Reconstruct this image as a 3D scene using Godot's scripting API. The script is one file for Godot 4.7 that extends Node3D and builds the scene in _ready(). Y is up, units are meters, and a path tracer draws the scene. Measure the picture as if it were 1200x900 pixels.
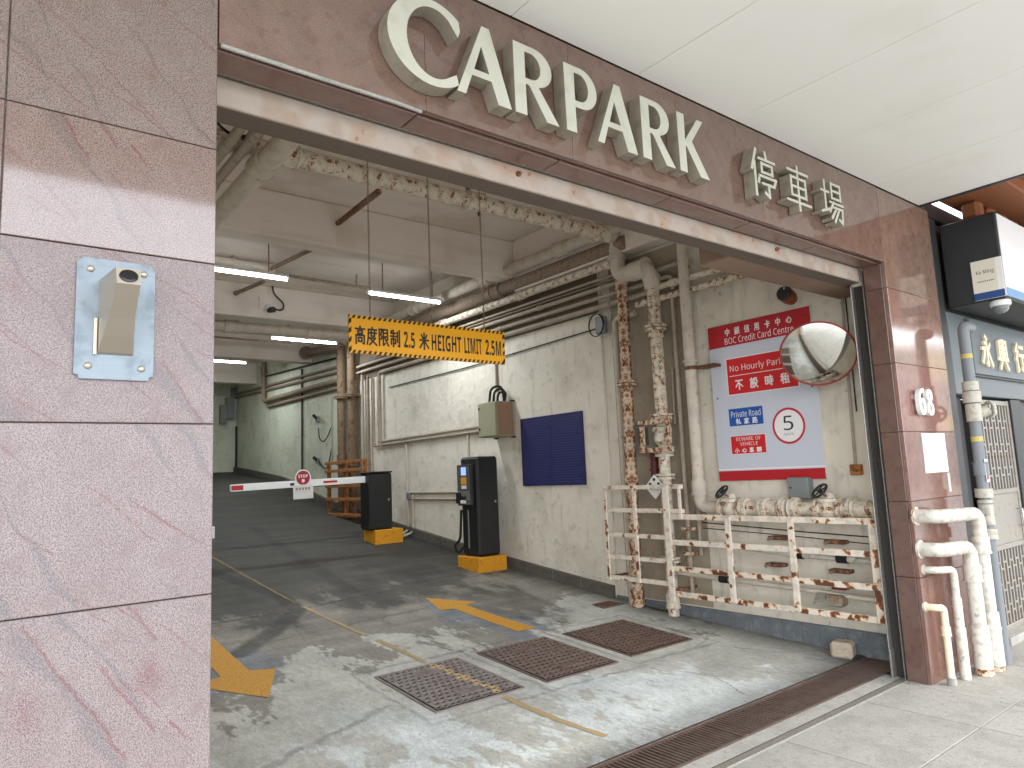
extends Node3D
# ---------------------------------------------------------------- shape builder
class Sh:
	var v := PackedVector3Array()
	var n := PackedVector3Array()
	var t := PackedVector2Array()
	var xf := Transform3D()
	func tri(a: Vector3, b: Vector3, c: Vector3, na: Vector3, nb: Vector3, nc: Vector3, ua := Vector2.ZERO, ub := Vector2.ZERO, uc := Vector2.ZERO):
		a = xf * a; b = xf * b; c = xf * c
		na = (xf.basis * na).normalized(); nb = (xf.basis * nb).normalized(); nc = (xf.basis * nc).normalized()
		if (b - a).cross(c - a).dot(na + nb + nc) > 0.0:
			v.append_array([a, c, b]); n.append_array([na, nc, nb]); t.append_array([ua, uc, ub])
		else:
			v.append_array([a, b, c]); n.append_array([na, nb, nc]); t.append_array([ua, ub, uc])
	func quad(a: Vector3, b: Vector3, c: Vector3, d: Vector3, nn: Vector3, uvs := [Vector2(0, 0), Vector2(1, 0), Vector2(1, 1), Vector2(0, 1)]):
		tri(a, b, c, nn, nn, nn, uvs[0], uvs[1], uvs[2])
		tri(a, c, d, nn, nn, nn, uvs[0], uvs[2], uvs[3])
	func box(lo: Vector3, hi: Vector3, bev := 0.0):
		var c := (lo + hi) / 2.0
		var h := (hi - lo) / 2.0
		var e := minf(bev, minf(h.x, minf(h.y, h.z)) * 0.6)
		for ax in 3:
			var i := (ax + 1) % 3
			var j := (ax + 2) % 3
			for s in [-1.0, 1.0]:
				var nn := Vector3.ZERO
				nn[ax] = s
				var p := []
				for k in [[-1, -1], [1, -1], [1, 1], [-1, 1]]:
					var q := c
					q[ax] += s * h[ax]
					q[i] += k[0] * (h[i] - e)
					q[j] += k[1] * (h[j] - e)
					p.append(q)
				quad(p[0], p[1], p[2], p[3], nn)
		if e <= 0.0:
			return
		for ax in 3:
			var i := (ax + 1) % 3
			var j := (ax + 2) % 3
			for si in [-1.0, 1.0]:
				for sj in [-1.0, 1.0]:
					var nn := Vector3.ZERO
					nn[i] = si
					nn[j] = sj
					nn = nn.normalized()
					var p := []
					for k in [[-1, 0], [1, 0], [1, 1], [-1, 1]]:
						var q := c
						q[ax] += k[0] * (h[ax] - e)
						q[i] += si * (h[i] - (e if k[1] == 1 else 0.0))
						q[j] += sj * (h[j] - (e if k[1] == 0 else 0.0))
						p.append(q)
					quad(p[0], p[1], p[2], p[3], nn)
		for sx in [-1.0, 1.0]:
			for sy in [-1.0, 1.0]:
				for sz in [-1.0, 1.0]:
					var s := Vector3(sx, sy, sz)
					var nn := s.normalized()
					var p := []
					for ax in 3:
						var q := c + s * (h - Vector3(e, e, e))
						q[ax] = c[ax] + s[ax] * h[ax]
						p.append(q)
					tri(p[0], p[1], p[2], nn, nn, nn)
	func tube(pts: Array, r: float, sides := 12, caps := true, r2 := -1.0):
		if r2 < 0.0:
			r2 = r
		var rings := []
		var norms := []
		var u := Vector3.ZERO
		for k in pts.size():
			var d: Vector3
			if k == 0:
				d = pts[1] - pts[0]
			elif k == pts.size() - 1:
				d = pts[k] - pts[k - 1]
			else:
				d = (pts[k + 1] - pts[k]).normalized() + (pts[k] - pts[k - 1]).normalized()
			d = d.normalized()
			if k == 0:
				u = d.cross(Vector3.UP if absf(d.y) < 0.9 else Vector3.RIGHT).normalized()
			else:
				u = (u - d * u.dot(d)).normalized()
			var w := d.cross(u)
			var ring := []
			var nr := []
			var rr := lerpf(r, r2, float(k) / (pts.size() - 1))
			for s in sides:
				var a := TAU * s / sides
				var o := u * cos(a) + w * sin(a)
				nr.append(o)
				ring.append(pts[k] + o * rr)
			rings.append(ring)
			norms.append(nr)
		for k in pts.size() - 1:
			for s in sides:
				var s2 := (s + 1) % sides
				tri(rings[k][s], rings[k][s2], rings[k + 1][s2], norms[k][s], norms[k][s2], norms[k + 1][s2])
				tri(rings[k][s], rings[k + 1][s2], rings[k + 1][s], norms[k][s], norms[k + 1][s2], norms[k + 1][s])
		if caps:
			for e in [[0, 1], [pts.size() - 1, pts.size() - 2]]:
				var nn: Vector3 = (pts[e[0]] - pts[e[1]]).normalized()
				for s in range(1, sides - 1):
					tri(rings[e[0]][0], rings[e[0]][s], rings[e[0]][s + 1], nn, nn, nn)
	func lathe(prof: Array, sides := 20, smooth := true):   # prof: [r, y] pairs, round the local y axis
		for k in prof.size() - 1:
			var a: Array = prof[k]
			var b: Array = prof[k + 1]
			var d := Vector2(b[0] - a[0], b[1] - a[1])
			var nn := Vector2(d.y, -d.x).normalized()
			if nn.length() < 0.5:
				continue
			for s in sides:
				var a0 := TAU * s / sides
				var a1 := TAU * (s + 1) / sides
				var e0 := Vector3(cos(a0), 0, sin(a0))
				var e1 := Vector3(cos(a1), 0, sin(a1))
				var up := Vector3.UP
				var n0 := e0 * nn.x + up * nn.y
				var n1 := e1 * nn.x + up * nn.y
				if not smooth:
					n0 = ((e0 + e1).normalized() * nn.x + up * nn.y)
					n1 = n0
				var p00: Vector3 = e0 * a[0] + up * a[1]
				var p01: Vector3 = e1 * a[0] + up * a[1]
				var p10: Vector3 = e0 * b[0] + up * b[1]
				var p11: Vector3 = e1 * b[0] + up * b[1]
				if a[0] > 0.0:
					tri(p00, p01, p11, n0, n1, n1)
				if b[0] > 0.0:
					tri(p00, p11, p10, n0, n1, n0)
	func cap2d(poly: PackedVector2Array, z: float, s: float):
		var ix := Geometry2D.triangulate_polygon(poly)
		var nn := Vector3(0, 0, s)
		for k in range(0, ix.size(), 3):
			var a := poly[ix[k]]
			var b := poly[ix[k + 1]]
			var c := poly[ix[k + 2]]
			tri(Vector3(a.x, a.y, z), Vector3(b.x, b.y, z), Vector3(c.x, c.y, z), nn, nn, nn, a, b, c)
	func side2d(poly: PackedVector2Array, z0: float, z1: float):
		var ccw := 0.0
		for k in poly.size():
			ccw += poly[k].cross(poly[(k + 1) % poly.size()])
		for k in poly.size():
			var a := poly[k]
			var b := poly[(k + 1) % poly.size()]
			var d := (b - a).normalized() * signf(ccw)
			if a.distance_to(b) < 0.0004:
				continue
			quad(Vector3(a.x, a.y, z0), Vector3(b.x, b.y, z0), Vector3(b.x, b.y, z1), Vector3(a.x, a.y, z1), Vector3(d.y, -d.x, 0))
	func prism(poly: PackedVector2Array, z0: float, z1: float):
		cap2d(poly, z1, 1.0)
		cap2d(poly, z0, -1.0)
		side2d(poly, z0, z1)
	func arrays() -> Array:
		var a := []
		a.resize(Mesh.ARRAY_MAX)
		a[Mesh.ARRAY_VERTEX] = v
		a[Mesh.ARRAY_NORMAL] = n
		a[Mesh.ARRAY_TEX_UV] = t
		return a
	func mesh(m: Material, into: ArrayMesh = null) -> ArrayMesh:
		var am := into if into else ArrayMesh.new()
		am.add_surface_from_arrays(Mesh.PRIMITIVE_TRIANGLES, arrays())
		am.surface_set_material(am.get_surface_count() - 1, m)
		return am

# ---------------------------------------------------------------- naming helpers
var taken := {}
func numbered(called: String) -> String:
	var k: int = taken.get(called, -1) + 1
	taken[called] = k
	return called if k == 0 else "%s_%03d" % [called, k]

func tag(o: Node, label: String, category: String, group := "") -> Node:
	o.set_meta("label", label)
	o.set_meta("category", category)
	if group:
		o.set_meta("group", group)
	return o

func thing(called: String, label: String, category: String, at := Vector3.ZERO, turn := 0.0, group := "") -> Node3D:
	var o := Node3D.new()
	o.name = numbered(called)
	add_child(o)
	o.position = at
	o.rotation.y = turn
	tag(o, label, category, group)
	return o

func put(called: String, m: Mesh, parent: Node = self, at := Vector3.ZERO) -> MeshInstance3D:
	var o := MeshInstance3D.new()
	o.mesh = m
	o.name = numbered(called) if parent == self else called
	parent.add_child(o, true)
	o.position = at
	return o

func obj(called: String, s: Sh, m: Material, parent: Node = self) -> MeshInstance3D:
	return put(called, s.mesh(m), parent)

func struct(called: String, s: Sh, m: Material) -> MeshInstance3D:
	var o := obj(called, s, m)
	o.set_meta("kind", "structure")
	return o

func bx(lo: Vector3, hi: Vector3, bev := 0.0) -> Sh:
	var s := Sh.new()
	s.box(lo, hi, bev)
	return s

func tb(pts: Array, r: float, sides := 12) -> Sh:
	var s := Sh.new()
	s.tube(pts, r, sides)
	return s

func bent(pts: Array, rad: float, steps := 6) -> Array:
	var out := [pts[0]]
	for k in range(1, pts.size() - 1):
		var p: Vector3 = pts[k]
		var a: Vector3 = pts[k - 1] - p
		var b: Vector3 = pts[k + 1] - p
		var d := minf(rad, minf(a.length(), b.length()) * 0.49)
		var q0 := p + a.normalized() * d
		var q1 := p + b.normalized() * d
		for i in steps + 1:
			var f := float(i) / steps
			out.append(q0.lerp(p, f).lerp(p.lerp(q1, f), f))
	out.append(pts[-1])
	return out

# ---------------------------------------------------------------- textures
func noise(w: int, h: int, sd: int, freq: float, oct := 3, kind := 0, sx := 1, sy := 1, fractal := FastNoiseLite.FRACTAL_FBM) -> PackedByteArray:
	var f := FastNoiseLite.new()
	f.seed = sd
	f.noise_type = [FastNoiseLite.TYPE_SIMPLEX_SMOOTH, FastNoiseLite.TYPE_CELLULAR, FastNoiseLite.TYPE_VALUE][kind]
	f.frequency = freq
	f.fractal_type = fractal if oct > 1 else FastNoiseLite.FRACTAL_NONE
	f.fractal_octaves = oct
	var im := f.get_seamless_image(w / sx, h / sy, false, false, 0.12, true)
	if sx > 1 or sy > 1:
		im.resize(w, h, Image.INTERPOLATE_CUBIC)
	im.convert(Image.FORMAT_L8)
	return im.get_data()

func grain(w: int, h: int, sd: int) -> PackedByteArray:
	var r := RandomNumberGenerator.new()
	r.seed = sd
	var b := PackedByteArray()
	b.resize(w * h)
	for k in w * h:
		b[k] = (r.randi() & 127) + (r.randi() & 127)
	return b

func lut(lo: float, hi: float, amt: float) -> PackedFloat32Array:
	var o := PackedFloat32Array()
	o.resize(256)
	for k in 256:
		o[k] = smoothstep(lo, hi, k / 255.0) * amt if lo < hi else (1.0 - smoothstep(hi, lo, k / 255.0)) * amt
	return o

func compose(w: int, h: int, base: Color, layers: Array) -> Image:   # a layer: [bytes, lo, hi, colour, amount]
	var n := w * h
	var r := PackedFloat32Array(); r.resize(n); r.fill(base.r * 255.0)
	var g := PackedFloat32Array(); g.resize(n); g.fill(base.g * 255.0)
	var b := PackedFloat32Array(); b.resize(n); b.fill(base.b * 255.0)
	for l in layers:
		var by: PackedByteArray = l[0]
		var lt := lut(l[1], l[2], l[4])
		var c: Color = l[3]
		var cr := c.r * 255.0
		var cg := c.g * 255.0
		var cb := c.b * 255.0
		for k in n:
			var a := lt[by[k]]
			if a > 0.003:
				r[k] += (cr - r[k]) * a
				g[k] += (cg - g[k]) * a
				b[k] += (cb - b[k]) * a
	var out := PackedByteArray()
	out.resize(n * 3)
	for k in n:
		out[k * 3] = int(r[k])
		out[k * 3 + 1] = int(g[k])
		out[k * 3 + 2] = int(b[k])
	return Image.create_from_data(w, h, false, Image.FORMAT_RGB8, out)

func tex(im: Image) -> ImageTexture:
	return ImageTexture.create_from_image(im)

func bump(by: PackedByteArray, w: int, h: int, strength: float) -> ImageTexture:
	var im := Image.create_from_data(w, h, false, Image.FORMAT_L8, by)
	im.convert(Image.FORMAT_RGBA8)
	im.bump_map_to_normal_map(strength)
	return tex(im)

func c8(r: int, g: int, b: int) -> Color:
	return Color8(r, g, b)

func mat(col: Color, rough := 0.7, metal := 0.0) -> StandardMaterial3D:
	var m := StandardMaterial3D.new()
	m.albedo_color = col
	m.roughness = rough
	m.metallic = metal
	return m

func tmat(im: Image, metres: float, rough := 0.8, nrm: Texture2D = null, nscale := 1.0, metal := 0.0) -> StandardMaterial3D:
	var m := mat(Color.WHITE, rough, metal)
	m.albedo_texture = tex(im)
	m.uv1_triplanar = true
	m.uv1_world_triplanar = true
	m.uv1_scale = Vector3.ONE / metres
	m.uv1_triplanar_sharpness = 4.0
	if nrm:
		m.normal_enabled = true
		m.normal_texture = nrm
		m.normal_scale = nscale
	return m

func again(m: StandardMaterial3D, tint: Color, rough := -1.0) -> StandardMaterial3D:
	var o: StandardMaterial3D = m.duplicate()
	o.albedo_color = tint
	if rough >= 0.0:
		o.roughness = rough
	return o

func print_mat(im: Image, rough := 0.5) -> StandardMaterial3D:
	var m := mat(Color.WHITE, rough)
	m.albedo_texture = tex(im)
	return m

# ---------------------------------------------------------------- print: lettering on images
var font_bold: SystemFont
var font_thin: SystemFont
func fill_tri(im: Image, a: Vector2, b: Vector2, c: Vector2, col: Color):
	var x0 := maxi(0, int(floor(minf(a.x, minf(b.x, c.x)))))
	var x1 := mini(im.get_width() - 1, int(ceil(maxf(a.x, maxf(b.x, c.x)))))
	var y0 := maxi(0, int(floor(minf(a.y, minf(b.y, c.y)))))
	var y1 := mini(im.get_height() - 1, int(ceil(maxf(a.y, maxf(b.y, c.y)))))
	var area := (b - a).cross(c - a)
	if absf(area) < 0.0001:
		return
	for y in range(y0, y1 + 1):
		for x in range(x0, x1 + 1):
			var p := Vector2(x + 0.5, y + 0.5)
			var w0 := (b - a).cross(p - a) / area
			var w1 := (c - b).cross(p - b) / area
			var w2 := (a - c).cross(p - c) / area
			if w0 >= -0.001 and w1 >= -0.001 and w2 >= -0.001:
				im.set_pixel(x, y, col)

func fill_poly(im: Image, pts: Array, col: Color):
	for k in range(1, pts.size() - 1):
		fill_tri(im, pts[0], pts[k], pts[k + 1], col)

func words(im: Image, text: String, rect: Rect2, col: Color, bold := true):
	var tm := TextMesh.new()
	tm.text = text
	tm.font = font_bold if bold else font_thin
	tm.font_size = 64
	tm.pixel_size = 0.01
	tm.depth = 0.0
	tm.curve_step = 1.0
	var a := tm.get_mesh_arrays()
	var vs: PackedVector3Array = a[Mesh.ARRAY_VERTEX]
	var ix: PackedInt32Array = a[Mesh.ARRAY_INDEX]
	var bb := tm.get_aabb()
	var f := func(p: Vector3) -> Vector2:
		return rect.position + Vector2((p.x - bb.position.x) / bb.size.x, 1.0 - (p.y - bb.position.y) / bb.size.y) * rect.size
	for k in range(0, ix.size(), 3):
		fill_tri(im, f.call(vs[ix[k]]), f.call(vs[ix[k + 1]]), f.call(vs[ix[k + 2]]), col)

func glyph(im: Image, g: String, rect: Rect2, col: Color, w: float):
	for s in HAN[g]:
		var a: Vector2 = rect.position + Vector2(s[0], s[1]) / 100.0 * rect.size
		var b: Vector2 = rect.position + Vector2(s[2], s[3]) / 100.0 * rect.size
		var d := (b - a).normalized() * w / 2.0
		var e := Vector2(-d.y, d.x)
		fill_poly(im, [a - d * 0.7 - e, b + d * 0.7 - e, b + d * 0.7 + e, a - d * 0.7 + e], col)

func ring(im: Image, c: Vector2, r0: Vector2, r1: Vector2, col: Color):
	for k in 48:
		var a := Vector2(cos(TAU * k / 48), sin(TAU * k / 48))
		var b := Vector2(cos(TAU * (k + 1) / 48), sin(TAU * (k + 1) / 48))
		fill_poly(im, [c + a * r0, c + a * r1, c + b * r1, c + b * r0], col)

func image(w: int, h: int, col: Color) -> Image:
	var im := Image.create(w, h, false, Image.FORMAT_RGB8)
	im.fill(col)
	return im

func bars(x0: float, y0: float, x1: float, y1: float) -> Array:   # the four strokes of a box
	return [[x0, y0, x0, y1], [x0, y0, x1, y0], [x1, y0, x1, y1], [x0, y1, x1, y1]]

func squeeze(strokes: Array, x0: float, x1: float, y0 := 0.0, y1 := 100.0) -> Array:
	var o := []
	for s in strokes:
		o.append([lerpf(x0, x1, s[0] / 100.0), lerpf(y0, y1, s[1] / 100.0), lerpf(x0, x1, s[2] / 100.0), lerpf(y0, y1, s[3] / 100.0)])
	return o

var HAN := {}
func han():
	var ren := [[26, 2, 8, 45], [19, 30, 19, 98]]
	var yan := [[50, 2, 56, 12], [4, 18, 98, 18], [20, 34, 84, 34], [20, 48, 84, 48]] + bars(18, 62, 84, 94)
	var gen := [[6, 6, 6, 94], [6, 6, 80, 6], [80, 6, 80, 46], [6, 26, 80, 26], [6, 46, 80, 46], [6, 94, 40, 84], [30, 48, 98, 96], [88, 56, 56, 72]]
	var che := [[10, 14, 90, 14], [22, 28, 22, 68], [22, 28, 78, 28], [78, 28, 78, 68], [22, 48, 78, 48], [22, 68, 78, 68], [4, 82, 96, 82], [50, 2, 50, 98]]
	var he := [[80, 4, 18, 14], [4, 32, 98, 32], [50, 10, 50, 98], [48, 38, 4, 72], [56, 40, 96, 62]]
	HAN["停"] = ren + [[62, 2, 64, 14], [36, 18, 97, 18]] + bars(46, 27, 86, 45) + [[36, 55, 32, 68], [36, 55, 97, 55], [97, 55, 91, 65], [44, 70, 90, 70], [68, 70, 68, 95], [68, 95, 54, 89]]
	HAN["車"] = che
	HAN["場"] = [[4, 30, 36, 30], [20, 6, 20, 74], [2, 80, 38, 68], [50, 6, 50, 40], [50, 6, 88, 6], [88, 6, 88, 40], [50, 22, 88, 22], [50, 40, 88, 40], [40, 51, 98, 51], [54, 51, 36, 74], [50, 62, 92, 62], [92, 62, 88, 92], [88, 94, 76, 88], [66, 62, 44, 88], [79, 62, 56, 95]]
	HAN["高"] = [[50, 0, 50, 12], [6, 14, 94, 14]] + bars(30, 25, 70, 40) + [[12, 50, 12, 98], [12, 50, 88, 50], [88, 50, 88, 96], [88, 96, 76, 94]] + bars(34, 63, 66, 84)
	HAN["度"] = [[52, 0, 54, 10], [14, 13, 96, 13], [16, 13, 14, 60], [14, 60, 4, 96], [24, 31, 94, 31], [42, 22, 42, 48], [74, 22, 74, 48], [42, 48, 74, 48], [26, 60, 82, 60], [82, 60, 26, 98], [36, 66, 96, 98]]
	HAN["限"] = [[8, 6, 8, 98], [8, 6, 34, 6], [34, 6, 24, 34], [24, 34, 34, 52], [34, 54, 20, 62]] + squeeze(gen, 44, 98)
	HAN["制"] = [[16, 6, 8, 22], [12, 20, 58, 20], [4, 38, 62, 38], [33, 2, 33, 98], [12, 54, 12, 84], [12, 54, 54, 54], [54, 54, 54, 80], [54, 80, 44, 80], [74, 12, 74, 72], [94, 2, 94, 94], [94, 95, 82, 92]]
	HAN["米"] = [[22, 12, 36, 34], [78, 12, 64, 34], [4, 44, 96, 44], [50, 2, 50, 98], [48, 46, 4, 90], [52, 46, 96, 90]]
	HAN["中"] = bars(12, 26, 88, 64) + [[50, 0, 50, 98]]
	HAN["銀"] = [[24, 2, 2, 30], [24, 2, 46, 28], [12, 36, 38, 36], [6, 54, 44, 54], [25, 36, 25, 92], [10, 64, 16, 82], [40, 64, 34, 82], [2, 94, 48, 90]] + squeeze(gen, 54, 100)
	HAN["信"] = ren + squeeze(yan, 36, 100)
	HAN["用"] = [[18, 8, 18, 60], [18, 60, 6, 98], [18, 8, 86, 8], [86, 8, 86, 96], [86, 96, 74, 94], [18, 36, 86, 36], [18, 64, 86, 64], [52, 8, 52, 96]]
	HAN["卡"] = [[48, 2, 48, 46], [48, 22, 86, 22], [4, 46, 96, 46], [48, 46, 48, 98], [52, 62, 78, 76]]
	HAN["心"] = [[12, 44, 4, 76], [30, 30, 34, 86], [34, 86, 76, 90], [76, 90, 80, 68], [46, 14, 58, 36], [76, 30, 96, 66]]
	HAN["不"] = [[6, 8, 94, 8], [56, 8, 6, 70], [50, 34, 50, 98], [58, 40, 94, 70]]
	HAN["設"] = squeeze(yan, 0, 46) + [[60, 6, 56, 36], [56, 36, 48, 46], [60, 6, 84, 6], [84, 6, 84, 36], [84, 36, 98, 40], [52, 54, 88, 54], [88, 54, 48, 98], [58, 60, 98, 98]]
	HAN["時"] = bars(4, 14, 32, 80) + [[4, 47, 32, 47], [44, 18, 94, 18], [68, 2, 68, 36], [38, 38, 98, 38], [40, 58, 98, 58], [80, 40, 80, 94], [80, 94, 68, 90], [52, 68, 60, 82]]
	HAN["租"] = squeeze(he, 0, 46) + bars(56, 8, 90, 92) + [[56, 36, 90, 36], [56, 62, 90, 62], [46, 92, 100, 92]]
	HAN["私"] = squeeze(he, 0, 48) + [[72, 8, 52, 86], [52, 86, 92, 80], [80, 56, 98, 92]]
	HAN["家"] = [[50, 0, 50, 10], [8, 14, 6, 28], [8, 14, 92, 14], [92, 14, 88, 26], [20, 34, 80, 34], [54, 34, 10, 58], [40, 46, 56, 70], [56, 70, 54, 96], [54, 96, 42, 92], [46, 58, 8, 78], [52, 72, 6, 96], [82, 44, 62, 58], [60, 56, 96, 94]]
	HAN["路"] = bars(8, 8, 38, 32) + [[24, 32, 24, 88], [24, 56, 42, 56], [8, 50, 8, 92], [2, 94, 44, 84], [64, 2, 46, 34], [60, 14, 88, 14], [88, 14, 46, 58], [58, 26, 98, 56]] + bars(56, 64, 90, 94)
	HAN["小"] = [[50, 2, 50, 94], [50, 94, 38, 90], [26, 34, 6, 74], [74, 34, 96, 72]]
	HAN["輛"] = squeeze(che, 0, 44) + [[46, 12, 100, 12], [50, 26, 50, 98], [50, 26, 96, 26], [96, 26, 96, 98], [73, 12, 73, 92], [62, 40, 55, 70], [62, 42, 70, 64], [85, 40, 77, 70], [85, 42, 92, 64]]
	HAN["永"] = [[44, 2, 56, 12], [30, 24, 52, 24], [52, 24, 52, 94], [52, 94, 40, 88], [10, 42, 36, 42], [36, 42, 6, 86], [84, 26, 62, 46], [56, 36, 96, 94]]
	HAN["興"] = [[38, 6, 38, 58], [38, 6, 62, 6], [62, 6, 62, 58], [44, 19, 56, 19]] + bars(45, 32, 56, 46) + [[30, 8, 14, 12], [14, 10, 14, 64], [14, 28, 30, 28], [14, 46, 30, 46], [70, 8, 88, 8], [88, 8, 88, 64], [70, 28, 88, 28], [70, 46, 88, 46], [2, 66, 98, 66], [34, 74, 12, 98], [66, 74, 90, 98]]
	HAN["行"] = [[30, 4, 6, 30], [34, 28, 4, 58], [22, 44, 22, 98], [48, 14, 92, 14], [42, 42, 98, 42], [76, 42, 76, 94], [76, 94, 62, 88]]

# ---------------------------------------------------------------- the ramp
const RZ := [-60.0, -19.6, -15.7, -13.85, -10.7, -7.88, -5.81, -3.97, -2.9, 50.0]
const RY := [2.03, 2.0, 1.61, 1.176, 0.738, 0.39, 0.176, 0.045, 0.0, 0.0]
func ramp_raw(z: float) -> float:
	for k in RZ.size() - 1:
		if z <= RZ[k + 1]:
			return lerpf(RY[k], RY[k + 1], (z - RZ[k]) / (RZ[k + 1] - RZ[k]))
	return 0.0
func ramp(z: float) -> float:
	if z > -2.75:
		return 0.0
	var s := 0.0
	for k in 9:
		s += ramp_raw(z + (k - 4) * 0.14)
	return s / 9.0 - (0.004 * clampf((z + 3.4) / 0.6, 0.0, 1.0))
const FZ0 := -2.985
const FSTEP := 0.25
func fl(z: float) -> float:      # the floor sheet itself: straight between its rows of vertices
	var k := floorf((FZ0 - z) / FSTEP)
	var za := FZ0 - k * FSTEP
	return lerpf(ramp(za), ramp(za - FSTEP), (za - z) / FSTEP)

func painted(poly: PackedVector2Array, lift: float) -> Sh:   # a marking in (x, z) draped on the floor sheet
	var s := Sh.new()
	var lo := 100.0
	var hi := -100.0
	for p in poly:
		lo = minf(lo, p.y)
		hi = maxf(hi, p.y)
	var k := int(floorf((FZ0 - hi) / FSTEP))
	while FZ0 - k * FSTEP > lo:
		var z1 := FZ0 - k * FSTEP
		var z0 := z1 - FSTEP
		for q in Geometry2D.intersect_polygons(poly, PackedVector2Array([Vector2(-50, z0), Vector2(50, z0), Vector2(50, z1), Vector2(-50, z1)])):
			var ix := Geometry2D.triangulate_polygon(q)
			for i in range(0, ix.size(), 3):
				var p := []
				for j in 3:
					var a: Vector2 = q[ix[i + j]]
					p.append(Vector3(a.x, lerpf(ramp(z1), ramp(z0), (z1 - a.y) / FSTEP) + lift, a.y))
				s.tri(p[0], p[1], p[2], Vector3.UP, Vector3.UP, Vector3.UP)
		k += 1
	return s

# ---------------------------------------------------------------- pipes
func pipe(label: String, pts: Array, r: float, m: Material, group := "", joints := [], bend := -1.0, called := "pipe", cat := "pipe", jm: Material = null) -> Node3D:
	# joints: [segment, fraction, kind]; kind 0 coupling, 1 wall clip or hanger ring, 2 flange
	var o := thing(called, label, cat, pts[0], 0.0, group)
	var loc := []
	for p in pts:
		loc.append(p - pts[0])
	var path := bent(loc, bend if bend > 0.0 else r * 2.6) if loc.size() > 2 else loc
	obj("pipe_run", tb(path, r, 14 if r > 0.03 else 8), m, o)
	for j in joints:
		var a: Vector3 = loc[j[0]]
		var b: Vector3 = loc[j[0] + 1]
		var c := a.lerp(b, j[1])
		var d := (b - a).normalized()
		var s := Sh.new()
		if j[2] == 0:
			s.tube([c - d * r * 1.1, c + d * r * 1.1], r * 1.22, 14)
			s.tube([c + d * r * 1.1, c + d * r * 1.35], r * 1.34, 14)
			obj("coupling", s, jm if jm else m, o)
		elif j[2] == 1:
			s.tube([c - d * 0.012, c + d * 0.012], r * 1.3, 12)
			obj("clip", s, jm if jm else m, o)
		else:
			s.tube([c - d * 0.03, c - d * 0.004], r * 1.8, 14)
			s.tube([c + d * 0.004, c + d * 0.03], r * 1.75, 14)
			obj("flange", s, jm if jm else m, o)
	return o

var M := {}

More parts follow.
